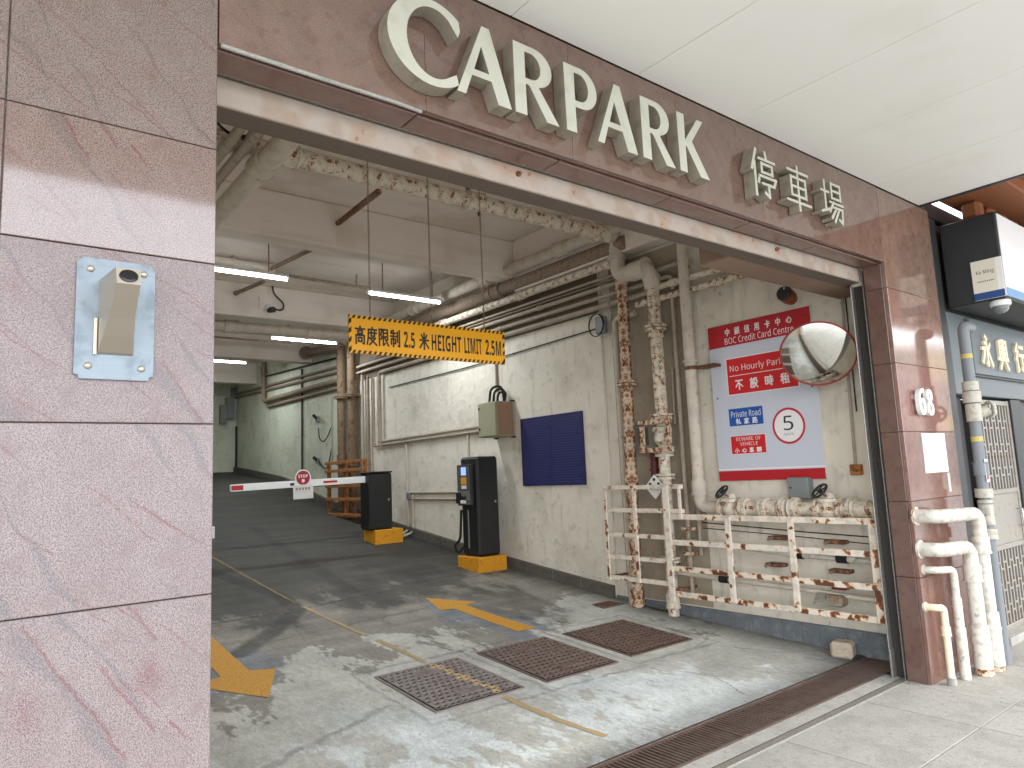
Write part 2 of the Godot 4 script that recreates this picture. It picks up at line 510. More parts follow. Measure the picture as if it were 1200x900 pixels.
func make_materials():
	# granite: fine dark and pale crystals, soft clouds, a few red veins
	var gw := 896
	var g1 := grain(gw, gw, 3)
	var g2 := noise(gw, gw, 5, 0.3, 1)
	var cl := noise(gw, gw, 7, 0.006, 3)
	var sm := noise(gw, gw, 8, 0.014, 4)
	var both := PackedByteArray()
	both.resize(gw * gw)
	for k in gw * gw:
		both[k] = (g1[k] * 5 + g2[k] * 5) / 10
	# red veins: specks scattered along slanting streaks
	var redv := PackedByteArray()
	redv.resize(gw * gw)
	var rv := RandomNumberGenerator.new()
	rv.seed = 77
	for v in 30:
		var p := Vector2(rv.randf() * gw, rv.randf() * gw)
		var dir := Vector2(1.0, rv.randf_range(0.45, 1.1)).normalized()
		var fat := rv.randf_range(2.0, 9.0)
		var n := int(rv.randf_range(60, 260))
		for i in n:
			p += dir * 1.0 + Vector2(rv.randf_range(-1.0, 1.0), rv.randf_range(-1.0, 1.0)) * 0.8
			for j in 3:
				var q := p + Vector2(rv.randfn(), rv.randfn()) * fat * 0.4 * sin(PI * i / n)
				var ix := posmod(int(q.y), gw) * gw + posmod(int(q.x), gw)
				redv[ix] = mini(255, redv[ix] + rv.randi_range(60, 150))
	var pit := bump(both, gw, gw, 2.0)
	for v in 7:      # blotches of red crystals
		var p := Vector2(rv.randf() * gw, rv.randf() * gw)
		for i in 420:
			var q := p + Vector2(rv.randfn() * 13.0, rv.randfn() * 20.0)
			var ix := posmod(int(q.y), gw) * gw + posmod(int(q.x), gw)
			redv[ix] = mini(255, redv[ix] + rv.randi_range(90, 200))
	var greyv := PackedByteArray()     # wide grey slanting bands
	greyv.resize(gw * gw)
	for v in 9:
		var p := Vector2(rv.randf() * gw, rv.randf() * gw)
		var ang := rv.randf_range(0.75, 1.05)
		var dir := Vector2(cos(ang), sin(ang))
		var wid := rv.randf_range(12.0, 34.0)
		var n := int(rv.randf_range(300, 640))
		for i in n:
			var w := wid * (0.55 + 0.45 * sin(i * 0.021 + v)) * sin(PI * i / n)
			for j in range(-int(w), int(w) + 1):
				var q := p + dir * i + Vector2(-dir.y, dir.x) * (j + 5.0 * sin(i * 0.05 + v))
				var ix := posmod(int(q.y), gw) * gw + posmod(int(q.x), gw)
				greyv[ix] = maxi(greyv[ix], int(255.0 * (1.0 - absf(j) / (w + 1.0))))
	for bd in [[Vector2(417, 686), 0.99, 420, 26.0], [Vector2(663, 305), 1.15, 230, 20.0], [Vector2(470, 640), 0.95, 380, 9.0]]:
		var dir := Vector2(cos(bd[1]), sin(bd[1]))
		for i in int(bd[2]):
			var w: float = bd[3] * (0.7 + 0.3 * sin(i * 0.03)) * minf(1.0, sin(PI * i / bd[2]) * 2.5)
			for j in range(-int(w), int(w) + 1):
				var q: Vector2 = bd[0] + dir * i + Vector2(-dir.y, dir.x) * (j + 6.0 * sin(i * 0.024))
				var ix := posmod(int(q.y), gw) * gw + posmod(int(q.x), gw)
				greyv[ix] = maxi(greyv[ix], int(250.0 * (1.0 - pow(absf(j) / (w + 1.0), 2.0)) * rv.randf_range(0.7, 1.0)))
	for i in 1100:
		var q := Vector2(661, 832) + Vector2(rv.randfn() * 15.0, rv.randfn() * 22.0)
		var ix := posmod(int(q.y), gw) * gw + posmod(int(q.x), gw)
		redv[ix] = mini(255, redv[ix] + rv.randi_range(120, 220))
	for vn in [[Vector2(575, 800), 0.95, 170], [Vector2(620, 690), 1.0, 90], [Vector2(440, 700), 1.0, 330], [Vector2(700, 930), 0.9, 60]]:
		var q: Vector2 = vn[0]
		for i in int(vn[2]):
			q += Vector2(cos(vn[1]), sin(vn[1])) + Vector2(rv.randf_range(-0.6, 0.6), rv.randf_range(-0.6, 0.6))
			for j in 5:
				var ix := posmod(int(q.y + rv.randfn() * 1.5), gw) * gw + posmod(int(q.x + rv.randfn() * 2.2), gw)
				redv[ix] = mini(255, redv[ix] + rv.randi_range(90, 200))
	M.granite = tmat(compose(gw, gw, c8(146, 130, 127), [[cl, 0.35, 0.75, c8(155, 141, 138), 0.6], [greyv, 0.05, 0.9, c8(112, 107, 110), 0.7], [both, 0.445, 0.37, c8(88, 72, 72), 0.85], [both, 0.58, 0.68, c8(180, 166, 163), 0.55], [sm, 0.6, 0.85, c8(128, 108, 106), 0.4], [redv, 0.05, 0.6, c8(118, 56, 60), 0.75]]), 1.25, 0.42, pit, 0.3)
	M.granite.metallic_specular = 0.6
	M.granite_up = again(M.granite, Color(0.96, 0.91, 0.86), 0.07)
	M.granite_up.metallic_specular = 0.7
	M.granite_up.normal_enabled = false
	M.red_granite = tmat(compose(gw, gw, c8(114, 91, 81), [[cl, 0.3, 0.75, c8(127, 103, 92), 0.6], [both, 0.46, 0.37, c8(86, 64, 56), 0.6], [both, 0.58, 0.68, c8(140, 117, 106), 0.5], [sm, 0.56, 0.8, c8(98, 73, 63), 0.5], [redv, 0.1, 0.7, c8(90, 55, 47), 0.55], [greyv, 0.1, 0.9, c8(104, 86, 79), 0.4]]), 1.15, 0.09)
	M.red_granite.metallic_specular = 0.7
	# painted plaster, stained
	var pl := noise(896, 896, 21, 0.005, 4)
	var pm := noise(896, 896, 22, 0.02, 4)
	var pf := noise(896, 896, 23, 0.09, 3)
	var drip := noise(896, 896, 24, 0.035, 3, 0, 1, 8)
	var chip := noise(896, 896, 25, 0.028, 5)
	var hurt := PackedByteArray()
	hurt.resize(896 * 896)
	for k in 896 * 896:
		hurt[k] = chip[k] * pl[k] / 255 * (90 + pf[k] / 3) / 160
	M.plaster = tmat(compose(896, 896, c8(226, 218, 203), [[pl, 0.45, 0.85, c8(206, 198, 183), 0.7], [drip, 0.62, 0.9, c8(186, 178, 164), 0.4], [pm, 0.62, 0.85, c8(188, 182, 169), 0.5], [hurt, 0.47, 0.52, c8(170, 161, 147), 0.45], [hurt, 0.55, 0.6, c8(146, 136, 122), 0.35], [chip, 0.16, 0.11, c8(234, 228, 217), 0.5]]), 3.7, 0.75, bump(pm, 896, 896, 4.0), 0.35)
	M.wall_far = again(M.plaster, Color(0.93, 0.98, 0.95))
	M.ceiling = tmat(compose(512, 512, c8(234, 224, 213), [[noise(512, 512, 31, 0.006, 4), 0.5, 0.9, c8(206, 190, 176), 0.6], [noise(512, 512, 33, 0.02, 4, 0, 8, 1), 0.55, 0.9, c8(208, 194, 180), 0.45]]), 4.1, 0.85)
	M.shaded_grimy = again(M.plaster, Color(0.52, 0.47, 0.42))  # plaster darkened for grime and for the shade between pipes
	# peeling cream paint over rust, in three states
	var ru := noise(512, 512, 41, 0.013, 5)
	var rf := noise(512, 512, 42, 0.07, 4)
	var rb := PackedByteArray()
	rb.resize(512 * 512)
	for k in 512 * 512:
		rb[k] = (ru[k] * 6 + rf[k] * 4) / 10
	var rn := bump(rb, 512, 512, 3.0)
	var dirt := noise(512, 512, 43, 0.015, 3)
	var big := PackedByteArray()
	big.resize(512 * 512)
	for k in 512 * 512:
		big[k] = (ru[k] * 9 + rf[k]) / 10
	var rusted := func(edge: float, cream: Color, size: float, mask: PackedByteArray, grime: float) -> StandardMaterial3D:
		return tmat(compose(512, 512, cream, [[dirt, 0.45, 0.8, cream.darkened(0.24), grime], [rf, 0.76, 0.9, c8(150, 128, 104), 0.3], [mask, edge - 0.05, edge - 0.01, c8(196, 150, 100), 0.6], [mask, edge, edge + 0.02, c8(144, 84, 42), 0.95], [mask, edge + 0.05, edge + 0.12, c8(92, 56, 40), 0.9]]), size, 0.72, rn if edge < 0.7 else null, 0.28)
	M.rust1 = rusted.call(0.66, c8(222, 212, 194), 0.75, rb, 0.5)
	M.rust2 = rusted.call(0.58, c8(218, 207, 188), 0.55, rb, 0.5)
	M.rust3 = rusted.call(0.50, c8(210, 192, 170), 0.5, rb, 0.5)
	M.fence = rusted.call(0.68, c8(226, 214, 198), 1.1, big, 0.4)
	M.fence_post = rusted.call(0.58, c8(224, 210, 192), 1.0, big, 0.4)
	M.beam = tmat(compose(512, 512, c8(168, 156, 145), [[dirt, 0.45, 0.75, c8(154, 136, 121), 0.7], [ru, 0.56, 0.85, c8(164, 132, 110), 0.5], [rb, 0.78, 0.83, c8(132, 88, 62), 0.7], [rf, 0.76, 0.9, c8(140, 122, 106), 0.4]]), 1.9, 0.6)
	M.beam_under = mat(c8(96, 84, 74), 0.7)
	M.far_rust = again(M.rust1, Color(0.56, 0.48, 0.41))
	M.box_rust = mat(c8(146, 116, 92), 0.7)
	M.pipe_cream = rusted.call(0.84, c8(206, 196, 180), 1.3, big, 0.25)
	M.pipe_grey = rusted.call(0.84, c8(172, 160, 144), 1.3, big, 0.3)
	M.pipe_dark = rusted.call(0.62, c8(140, 128, 112), 0.5, rb, 0.5)
	M.old_rust = rusted.call(0.35, c8(150, 110, 84), 0.4, rb, 0.4)
	M.pipe_white = tmat(compose(512, 512, c8(204, 199, 188), [[dirt, 0.45, 0.8, c8(168, 160, 146), 0.7], [ru, 0.80, 0.83, c8(140, 140, 138), 0.7], [rf, 0.82, 0.9, c8(160, 150, 136), 0.4]]), 0.7, 0.55)
	# concretes
	var ca := noise(512, 512, 51, 0.012, 4)
	var cb := noise(512, 512, 52, 0.06, 4)
	var cg := grain(512, 512, 53)
	M.paving = tmat(compose(512, 512, c8(158, 156, 151), [[ca, 0.4, 0.8, c8(142, 140, 134), 0.7], [cb, 0.62, 0.85, c8(124, 120, 113), 0.5], [cg, 0.66, 0.85, c8(184, 182, 175), 0.6], [cg, 0.34, 0.15, c8(120, 116, 110), 0.6]]), 1.9, 0.85, bump(cg, 512, 512, 1.5), 0.4)
	M.kerb_grey = again(M.paving, Color(0.62, 0.6, 0.56))
	M.blue_grey = tmat(compose(512, 512, c8(106, 112, 117), [[ca, 0.45, 0.75, c8(132, 137, 140), 0.6], [cb, 0.6, 0.8, c8(90, 94, 98), 0.6], [noise(512, 512, 54, 0.04, 3, 0, 1, 8), 0.6, 0.8, c8(96, 96, 92), 0.5]]), 0.9, 0.8)
	M.road = tmat(compose(512, 512, c8(158, 156, 150), [[ca, 0.4, 0.8, c8(138, 136, 130), 0.7], [cg, 0.6, 0.9, c8(176, 174, 168), 0.5]]), 2.6, 0.9)
	M.stone = tmat(compose(512, 512, c8(196, 180, 160), [[cb, 0.5, 0.8, c8(160, 146, 130), 0.6], [cg, 0.3, 0.1, c8(120, 110, 100), 0.5]]), 0.5, 0.9, bump(cb, 512, 512, 6.0), 1.0)
	M.iron = tmat(compose(512, 512, c8(134, 124, 118), [[ca, 0.4, 0.7, c8(116, 100, 92), 0.8], [cb, 0.6, 0.8, c8(152, 144, 138), 0.5]]), 0.7, 0.6, bump(cg, 512, 512, 2.0), 0.4, 0.0)
	M.iron_brown = again(M.iron, Color(0.88, 0.81, 0.78))
	M.drain_iron = again(M.iron, Color(0.72, 0.66, 0.63))
	M.hole_shade = mat(c8(9, 8, 8), 0.95)  # near-black colour in place of the shade down holes and gaps
	M.paint_yellow = tmat(compose(512, 512, c8(226, 160, 30), [[cb, 0.66, 0.72, c8(150, 128, 84), 0.8], [cg, 0.68, 0.8, c8(140, 116, 70), 0.6]]), 0.8, 0.7)
	M.paint_worn = tmat(compose(512, 512, c8(206, 160, 78), [[cb, 0.46, 0.52, c8(170, 164, 148), 0.95], [cg, 0.6, 0.75, c8(160, 152, 134), 0.6]]), 0.7, 0.8)
	M.paint_faint = tmat(compose(512, 512, c8(150, 126, 56), [[cb, 0.45, 0.55, c8(84, 80, 70), 0.95], [cg, 0.55, 0.7, c8(90, 86, 76), 0.6]]), 0.6, 0.8)
	M.plinth = tmat(compose(512, 512, c8(218, 150, 22), [[cb, 0.6, 0.8, c8(150, 100, 24), 0.6], [ca, 0.6, 0.8, c8(190, 120, 14), 0.6]]), 0.6, 0.7)
	var brush := noise(512, 512, 61, 0.08, 3, 0, 16, 1)
	M.steel = tmat(compose(512, 512, c8(196, 198, 200), [[brush, 0.4, 0.7, c8(172, 174, 176), 0.6]]), 0.5, 0.34, null, 1.0, 0.85)
	M.aluminium = tmat(compose(512, 512, c8(128, 138, 146), [[ca, 0.4, 0.9, c8(104, 114, 122), 0.8], [brush, 0.5, 0.9, c8(118, 126, 134), 0.35]]), 0.5, 0.5, null, 1.0, 0.55)
	M.camera_metal = mat(c8(168, 158, 144), 0.34, 0.65)
	M.rail_steel = tmat(compose(512, 512, c8(170, 168, 162), [[cb, 0.5, 0.8, c8(120, 114, 106), 0.6]]), 0.6, 0.4, null, 1.0, 0.7)
	M.gutter = mat(c8(52, 48, 45), 0.85)
	M.letter_face = tmat(compose(512, 512, c8(184, 184, 170), [[ca, 0.5, 0.8, c8(172, 171, 156), 0.6]]), 0.9, 0.6)
	M.letter_side = tmat(compose(512, 512, c8(142, 134, 118), [[ca, 0.45, 0.8, c8(122, 112, 97), 0.7]]), 0.9, 0.7)
	M.canopy = tmat(compose(512, 512, c8(238, 236, 230), [[ca, 0.55, 0.95, c8(230, 227, 220), 0.5]]), 5.0, 0.6)
	M.white = mat(c8(226, 226, 222), 0.5)
	M.black = mat(c8(27, 27, 28), 0.5)
	M.black_plastic = mat(c8(20, 20, 21), 0.45)
	M.dark_metal = mat(c8(46, 47, 49), 0.5, 0.1)
	M.shop_grey = mat(c8(96, 104, 108), 0.5)
	M.gate = tmat(compose(512, 512, c8(150, 145, 137), [[dirt, 0.5, 0.8, c8(150, 140, 126), 0.6], [ru, 0.74, 0.8, c8(140, 104, 80), 0.5]]), 0.7, 0.5, null, 1.0, 0.3)
	M.rubber = mat(c8(24, 23, 22), 0.7)
	M.box_green = mat(c8(146, 142, 118), 0.6)
	M.box_grey = mat(c8(132, 138, 138), 0.5, 0.1)
	M.red = mat(c8(176, 30, 36), 0.5)
	M.orange = tmat(compose(512, 512, c8(176, 112, 52), [[ru, 0.6, 0.66, c8(110, 66, 38), 0.8], [dirt, 0.5, 0.8, c8(140, 84, 40), 0.6]]), 0.6, 0.7)
	M.wire = mat(c8(40, 36, 33), 0.7)
	M.cream_plastic = mat(c8(226, 214, 184), 0.45)
	var em := mat(c8(250, 250, 250), 0.4)
	em.emission_enabled = true
	em.emission = c8(240, 246, 255)
	em.emission_energy_multiplier = 5.0
	M.tube = em

func floor_image() -> Image:
	var w := 1024
	var h := 1400
	var a := noise(w, h, 71, 0.0045, 4)
	var b := noise(w, h, 72, 0.02, 4)
	var f := noise(w, h, 73, 0.1, 3)
	var st := noise(w, h, 74, 0.05, 3, 0, 16, 1)
	var st2 := noise(w, h, 75, 0.012, 3, 0, 4, 1)
	var g := grain(w, h, 76)
	var dark := PackedFloat32Array()
	dark.resize(w * h)
	var stamp := func(pts: Array, wid: float, amt: float):
		for k in pts.size() - 1:
			var n := int(pts[k].distance_to(pts[k + 1]) / 0.02) + 1
			for i in n:
				var p: Vector2 = pts[k].lerp(pts[k + 1], float(i) / n)
				var cx := int((p.x + 0.5) / 6.5 * w)
				var cy := int((FZ0 - p.y) / 17.0 * h)
				var rx := int(wid / 6.5 * w) + 1
				var ry := int(wid / 17.0 * h) + 1
				for dy in range(-ry, ry + 1):
					for dx in range(-rx, rx + 1):
						var x := cx + dx
						var y := cy + dy
						if x < 0 or y < 0 or x >= w or y >= h:
							continue
						var q := 1.0 - Vector2(float(dx) / rx, float(dy) / ry).length()
						if q > 0.0:
							dark[y * w + x] = maxf(dark[y * w + x], minf(1.0, q * 2.0) * amt)
	# tyre marks, joints and cracks
	stamp.call([Vector2(2.3, -12), Vector2(2.55, -9.2), Vector2(2.85, -7.9), Vector2(2.8, -7.2), Vector2(2.3, -6.6), Vector2(1.9, -6.2)], 0.12, 0.55)
	stamp.call([Vector2(3.9, -12), Vector2(3.7, -9.0), Vector2(3.6, -7.6)], 0.12, 0.3)
	var rw := RandomNumberGenerator.new()
	rw.seed = 5
	var crack := func(pts: Array, wid: float, amt: float):     # a line that wanders and fades in and out
		var o := []
		for k in pts.size() - 1:
			var n := maxi(2, int(pts[k].distance_to(pts[k + 1]) / 0.09))
			for i in n:
				var p: Vector2 = pts[k].lerp(pts[k + 1], float(i) / n)
				o.append(p + Vector2(rw.randf_range(-1, 1), rw.randf_range(-1, 1)) * 0.016)
		o.append(pts[-1])
		for k in o.size() - 1:
			stamp.call([o[k], o[k + 1]], wid * rw.randf_range(0.6, 1.3), amt * rw.randf_range(0.35, 1.0))
	crack.call([Vector2(0.5, -7.15), Vector2(2.8, -7.24), Vector2(4.0, -7.45), Vector2(5.9, -7.5)], 0.018, 0.7)
	crack.call([Vector2(0.5, -9.9), Vector2(5.9, -10.1)], 0.02, 0.7)
	crack.call([Vector2(0.5, -12.9), Vector2(5.9, -12.8)], 0.025, 0.7)
	crack.call([Vector2(1.5, -6.35), Vector2(2.9, -6.45), Vector2(4.0, -6.6)], 0.014, 0.4)
	for r in [[2.45, -5.22, 3.43, -4.02], [3.43, -5.22, 4.37, -4.0], [4.37, -5.22, 5.38, -4.02]]:
		crack.call([Vector2(r[0], r[1]), Vector2(r[2], r[1] + 0.02), Vector2(r[2], r[3]), Vector2(r[0], r[3] - 0.03), Vector2(r[0], r[1])], 0.02, 0.3)
	crack.call([Vector2(0.6, -3.6), Vector2(1.6, -4.2), Vector2(2.4, -4.5)], 0.035, 0.32)
	crack.call([Vector2(4.3, -4.0), Vector2(4.6, -3.5), Vector2(4.4, -3.1)], 0.01, 0.4)
	crack.call([Vector2(5.2, -4.1), Vector2(5.5, -3.5), Vector2(5.8, -3.3)], 0.01, 0.4)
	crack.call([Vector2(5.0, -4.0), Vector2(5.8, -4.3)], 0.01, 0.35)
	var out := PackedByteArray()
	out.resize(w * h * 3)
	for y in h:
		var z := FZ0 - 17.0 * (y + 0.5) / h
		var pz1 := absf(z + 6.05) * 0.36
		var pz2 := absf(z + 5.95) * 0.62
		var pz3 := absf(z + 6.2) * 0.62
		for x in w:
			var k := y * w + x
			var wx := 6.5 * (x + 0.5) / w - 0.5
			var na := a[k] / 255.0 - 0.5
			var nb := b[k] / 255.0 - 0.5
			var nf := f[k] / 255.0 - 0.5
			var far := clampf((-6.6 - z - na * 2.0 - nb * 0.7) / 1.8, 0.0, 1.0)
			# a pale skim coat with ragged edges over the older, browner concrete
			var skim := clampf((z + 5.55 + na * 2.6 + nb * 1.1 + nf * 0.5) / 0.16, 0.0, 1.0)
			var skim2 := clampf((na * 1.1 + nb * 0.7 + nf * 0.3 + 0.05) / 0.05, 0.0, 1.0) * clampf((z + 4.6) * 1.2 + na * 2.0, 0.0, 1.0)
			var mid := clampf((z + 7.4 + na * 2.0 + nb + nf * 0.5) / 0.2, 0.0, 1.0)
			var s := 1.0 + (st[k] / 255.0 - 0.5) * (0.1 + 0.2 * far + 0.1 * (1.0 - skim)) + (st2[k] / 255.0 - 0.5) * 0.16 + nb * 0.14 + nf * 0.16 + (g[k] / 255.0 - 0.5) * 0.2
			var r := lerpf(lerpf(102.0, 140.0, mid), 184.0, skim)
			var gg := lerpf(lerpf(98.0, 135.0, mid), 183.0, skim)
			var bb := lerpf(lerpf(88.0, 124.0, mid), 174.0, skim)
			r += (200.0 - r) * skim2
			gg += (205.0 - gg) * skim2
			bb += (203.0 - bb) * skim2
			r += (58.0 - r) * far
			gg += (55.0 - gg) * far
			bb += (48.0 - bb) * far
			# grit and small drips
			if f[k] > 205 and g[k] > 150:
				s *= 0.72
			if z > -8.5:
				# blue-grey repainted patches under the arrows, a damp patch beside one
				var d1 := wx - 4.24 - 0.1 * (z + 6.0)
				var d2 := wx - 1.72
				var t := maxf(0.36 - sqrt(d1 * d1 + pz1 * pz1) - nb * 0.4, 0.42 - sqrt(d2 * d2 + pz2 * pz2) - nb * 0.3)
				t = clampf(t / 0.06, 0.0, 1.0) * 0.75
				r += (122.0 - r) * t
				gg += (128.0 - gg) * t
				bb += (136.0 - bb) * t
				var d3 := (wx - 4.75) * 0.9
				t = clampf((0.5 - sqrt(d3 * d3 + pz3 * pz3) - nb * 0.4) / 0.18, 0.0, 1.0) * 0.55
				r += (92.0 - r) * t
				gg += (88.0 - gg) * t
				bb += (80.0 - bb) * t
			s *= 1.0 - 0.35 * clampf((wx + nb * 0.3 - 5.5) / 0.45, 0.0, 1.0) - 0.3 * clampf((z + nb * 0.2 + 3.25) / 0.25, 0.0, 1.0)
			s *= 1.0 - dark[k] * (0.6 + 0.8 * nb)
			out[k * 3] = clampi(int(r * s), 0, 255)
			out[k * 3 + 1] = clampi(int(gg * s), 0, 255)
			out[k * 3 + 2] = clampi(int(bb * s), 0, 255)
	return Image.create_from_data(w, h, false, Image.FORMAT_RGB8, out)

func _ready():
	font_bold = SystemFont.new()
	font_bold.font_names = PackedStringArray(["Droid Sans"])
	font_bold.font_weight = 700
	font_thin = SystemFont.new()
	font_thin.font_names = PackedStringArray(["Droid Sans"])
	han()
	# camera, sky, daylight, exposure
	var cam := Camera3D.new()
	cam.name = "camera"
	add_child(cam)
	cam.position = Vector3(0, 1.6, 0)
	cam.rotation_degrees = Vector3(7.300, -38.363, -2.476)
	cam.fov = 57.18
	cam.near = 0.05
	cam.far = 600.0
	cam.current = true
	var sky := ProceduralSkyMaterial.new()
	sky.sky_top_color = Color(0.84, 0.87, 0.91)
	sky.sky_horizon_color = Color(0.96, 0.965, 0.97)
	sky.ground_bottom_color = Color(0.55, 0.54, 0.52)
	sky.ground_horizon_color = Color(0.7, 0.7, 0.69)
	var env := Environment.new()
	env.background_mode = Environment.BG_SKY
	env.sky = Sky.new()
	env.sky.sky_material = sky
	env.background_energy_multiplier = 1.0
	env.tonemap_mode = Environment.TONE_MAPPER_LINEAR
	env.tonemap_exposure = 6.8
	env.sdfgi_enabled = true
	env.ssao_enabled = true
	env.ssil_enabled = true
	var we := WorldEnvironment.new()
	we.name = "world_environment"
	we.environment = env
	add_child(we)
	var sun := DirectionalLight3D.new()
	sun.name = "sun"
	sun.light_energy = 0.15
	sun.light_angular_distance = 14.0
	sun.light_color = Color(1.0, 0.97, 0.92)
	sun.shadow_enabled = true
	add_child(sun)
	sun.look_at_from_position(Vector3(6, 9, 9), Vector3(0, 0, 0))
	make_materials()
	build_structure()
	build_front()
	build_pipes()
	build_interior()
	build_fence()
	build_floor_things()
	build_street_side()

const W := 5.95
func build_structure():
	# ground and road to the horizon
	struct("road", bx(Vector3(-220, -0.3, -220), Vector3(220, -0.14, 220)), M.road)
	# pavement: bedding, then one slab after another
	var pav := struct("pavement", bx(Vector3(-4.0, -0.13, -2.462), Vector3(12.0, -0.012, 3.2)), M.kerb_grey)
	var xs := [-3.9, -2.9, -1.9, -0.95, 0.0, 0.95, 1.9, 2.87, 3.85, 4.83, 5.4, 6.4, 7.4, 8.4, 9.4, 10.4, 11.9]
	var zs := [-2.46, -1.79, -0.88, 0.03, 0.94, 1.85, 2.76, 3.2]
	var rg := RandomNumberGenerator.new()
	rg.seed = 11
	for i in xs.size() - 1:
		for j in zs.size() - 1:
			var dy := rg.randf_range(-0.0015, 0.001)
			put("paving_slab", bx(Vector3(xs[i] + 0.003, -0.06, zs[j] + 0.003), Vector3(xs[i + 1] - 0.003, dy, zs[j + 1] - 0.003), 0.003).mesh(again(M.paving, Color(1, 1, 1) * rg.randf_range(0.93, 1.0))), pav)
	# car park floor: flat at the drain, then the ramp
	var s := Sh.new()
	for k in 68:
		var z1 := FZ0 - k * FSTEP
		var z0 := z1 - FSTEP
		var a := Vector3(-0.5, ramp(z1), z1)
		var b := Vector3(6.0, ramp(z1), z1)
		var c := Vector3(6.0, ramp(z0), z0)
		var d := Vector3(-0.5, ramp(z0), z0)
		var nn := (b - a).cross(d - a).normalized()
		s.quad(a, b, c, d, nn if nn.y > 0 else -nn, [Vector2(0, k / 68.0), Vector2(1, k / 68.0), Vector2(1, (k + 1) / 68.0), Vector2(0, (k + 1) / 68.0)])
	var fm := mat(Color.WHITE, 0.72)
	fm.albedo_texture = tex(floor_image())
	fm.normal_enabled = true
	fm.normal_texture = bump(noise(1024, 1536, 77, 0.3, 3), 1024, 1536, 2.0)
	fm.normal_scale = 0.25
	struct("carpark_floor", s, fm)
	struct("subfloor", bx(Vector3(-0.5, -0.3, -3.0), Vector3(6.3, -0.135, -2.4)), M.kerb_grey)
	struct("threshold", bx(Vector3(0.3, -0.134, -2.655), Vector3(5.55, -0.001, -2.466), 0.004), M.paving)
	# walls
	var wr := Sh.new()
	wr.box(Vector3(W, -0.3, -5.75), Vector3(W + 0.4, 5.0, -2.61))
	struct("wall_right_near", wr, M.plaster)
	struct("wall_right_ramp", bx(Vector3(W - 0.03, -0.3, -12.1), Vector3(W + 0.4, 5.0, -5.752), 0.012), M.plaster)
	struct("wall_shade_grime_strip", bx(Vector3(W - 0.034, 3.46, -12.1), Vector3(W - 0.0305, 4.0, -5.76)), M.shaded_grimy)  # darker strip behind the pipes, shade and grime both in its tint
	struct("wall_shade_grime_panel", bx(Vector3(W - 0.003, 0.21, -5.6), Vector3(W + 0.01, 3.98, -4.46)), again(M.plaster, Color(0.74, 0.71, 0.67)))  # thin darker panel on the wall, its tint holding pipe shade and grime
	struct("wall_right_far", bx(Vector3(W - 0.02, -0.3, -20.0), Vector3(W + 0.4, 5.0, -12.102)), M.wall_far)
	struct("wall_back", bx(Vector3(-0.5, 0.0, -20.3), Vector3(W - 0.021, 5.0, -19.6)), M.wall_far)
	struct("wall_left", bx(Vector3(-0.5, -0.3, -19.6), Vector3(0.3, 5.0, -2.61)), M.plaster)
	# painted band and kerbs along the foot of the wall
	struct("wall_foot_band", bx(Vector3(W - 0.035, -0.05, -5.752), Vector3(W - 0.001, 0.2, -2.62), 0.008), M.blue_grey)
	var kb := Sh.new()
	for k in 28:
		var za := -5.76 - k * 0.5
		var zb := za - 0.497
		var y0 := fl(za) + 0.13
		var y1 := fl(zb) + 0.13
		var x0 := W - 0.09
		var x1 := W - 0.031
		kb.quad(Vector3(x0, y0, za), Vector3(x1, y0, za), Vector3(x1, y1, zb), Vector3(x0, y1, zb), Vector3.UP)
		kb.quad(Vector3(x0, y0 - 0.25, za), Vector3(x0, y0, za), Vector3(x0, y1, zb), Vector3(x0, y1 - 0.25, zb), Vector3.LEFT)
		if k == 0:
			kb.quad(Vector3(x0, y0 - 0.25, za), Vector3(x1, y0 - 0.25, za), Vector3(x1, y0, za), Vector3(x0, y0, za), Vector3.BACK)
	struct("wall_kerb", kb, M.kerb_grey)
	# ceiling: slab, cross beams, the beam along the wall
	struct("ceiling", bx(Vector3(-0.5, 4.69, -20.3), Vector3(6.4, 5.0, -2.52)), M.ceiling)
	for z in [-7.1, -10.75, -14.4, -18.0]:
		struct("ceiling_beam", bx(Vector3(0.3, 4.17 if z < -8 else 4.185, z - 0.27), Vector3(W, 4.689, z), 0.012), M.ceiling)
	struct("ceiling_edge_beam", bx(Vector3(5.72, 4.0, -7.098), Vector3(W - 0.001, 4.688, -2.93), 0.01), M.ceiling)
	struct("entrance_beam", bx(Vector3(0.3, 3.25, -2.92), Vector3(W, 4.688, -2.521), 0.01), M.ceiling)
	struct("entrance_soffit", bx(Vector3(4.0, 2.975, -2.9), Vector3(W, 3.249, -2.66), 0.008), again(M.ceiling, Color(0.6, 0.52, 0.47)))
	struct("sky_block_wall", bx(Vector3(-3.0, 3.7, -2.52), Vector3(6.42, 9.0, -2.33)), M.red_granite)  # unseen wall above the canopy, added to keep sky light out

func slab(called: String, lo: Vector3, hi: Vector3, m: Material, parent: Node, bev := 0.0025):
	return put(called, bx(lo, hi, bev).mesh(m), parent)

const ZF := -2.305
func poly_letter(pts: Array, at: Vector2, sc := Vector2.ONE) -> PackedVector2Array:
	var o := PackedVector2Array()
	for p in pts:
		o.append(at + Vector2(p[0], p[1]) * sc)
	return o

func arc(cx: float, cy: float, rx: float, ry: float, a0: float, a1: float, n: int) -> Array:
	var o := []
	for k in n + 1:
		var a := deg_to_rad(lerpf(a0, a1, float(k) / n))
		o.append([cx + rx * cos(a), cy + ry * sin(a)])
	return o

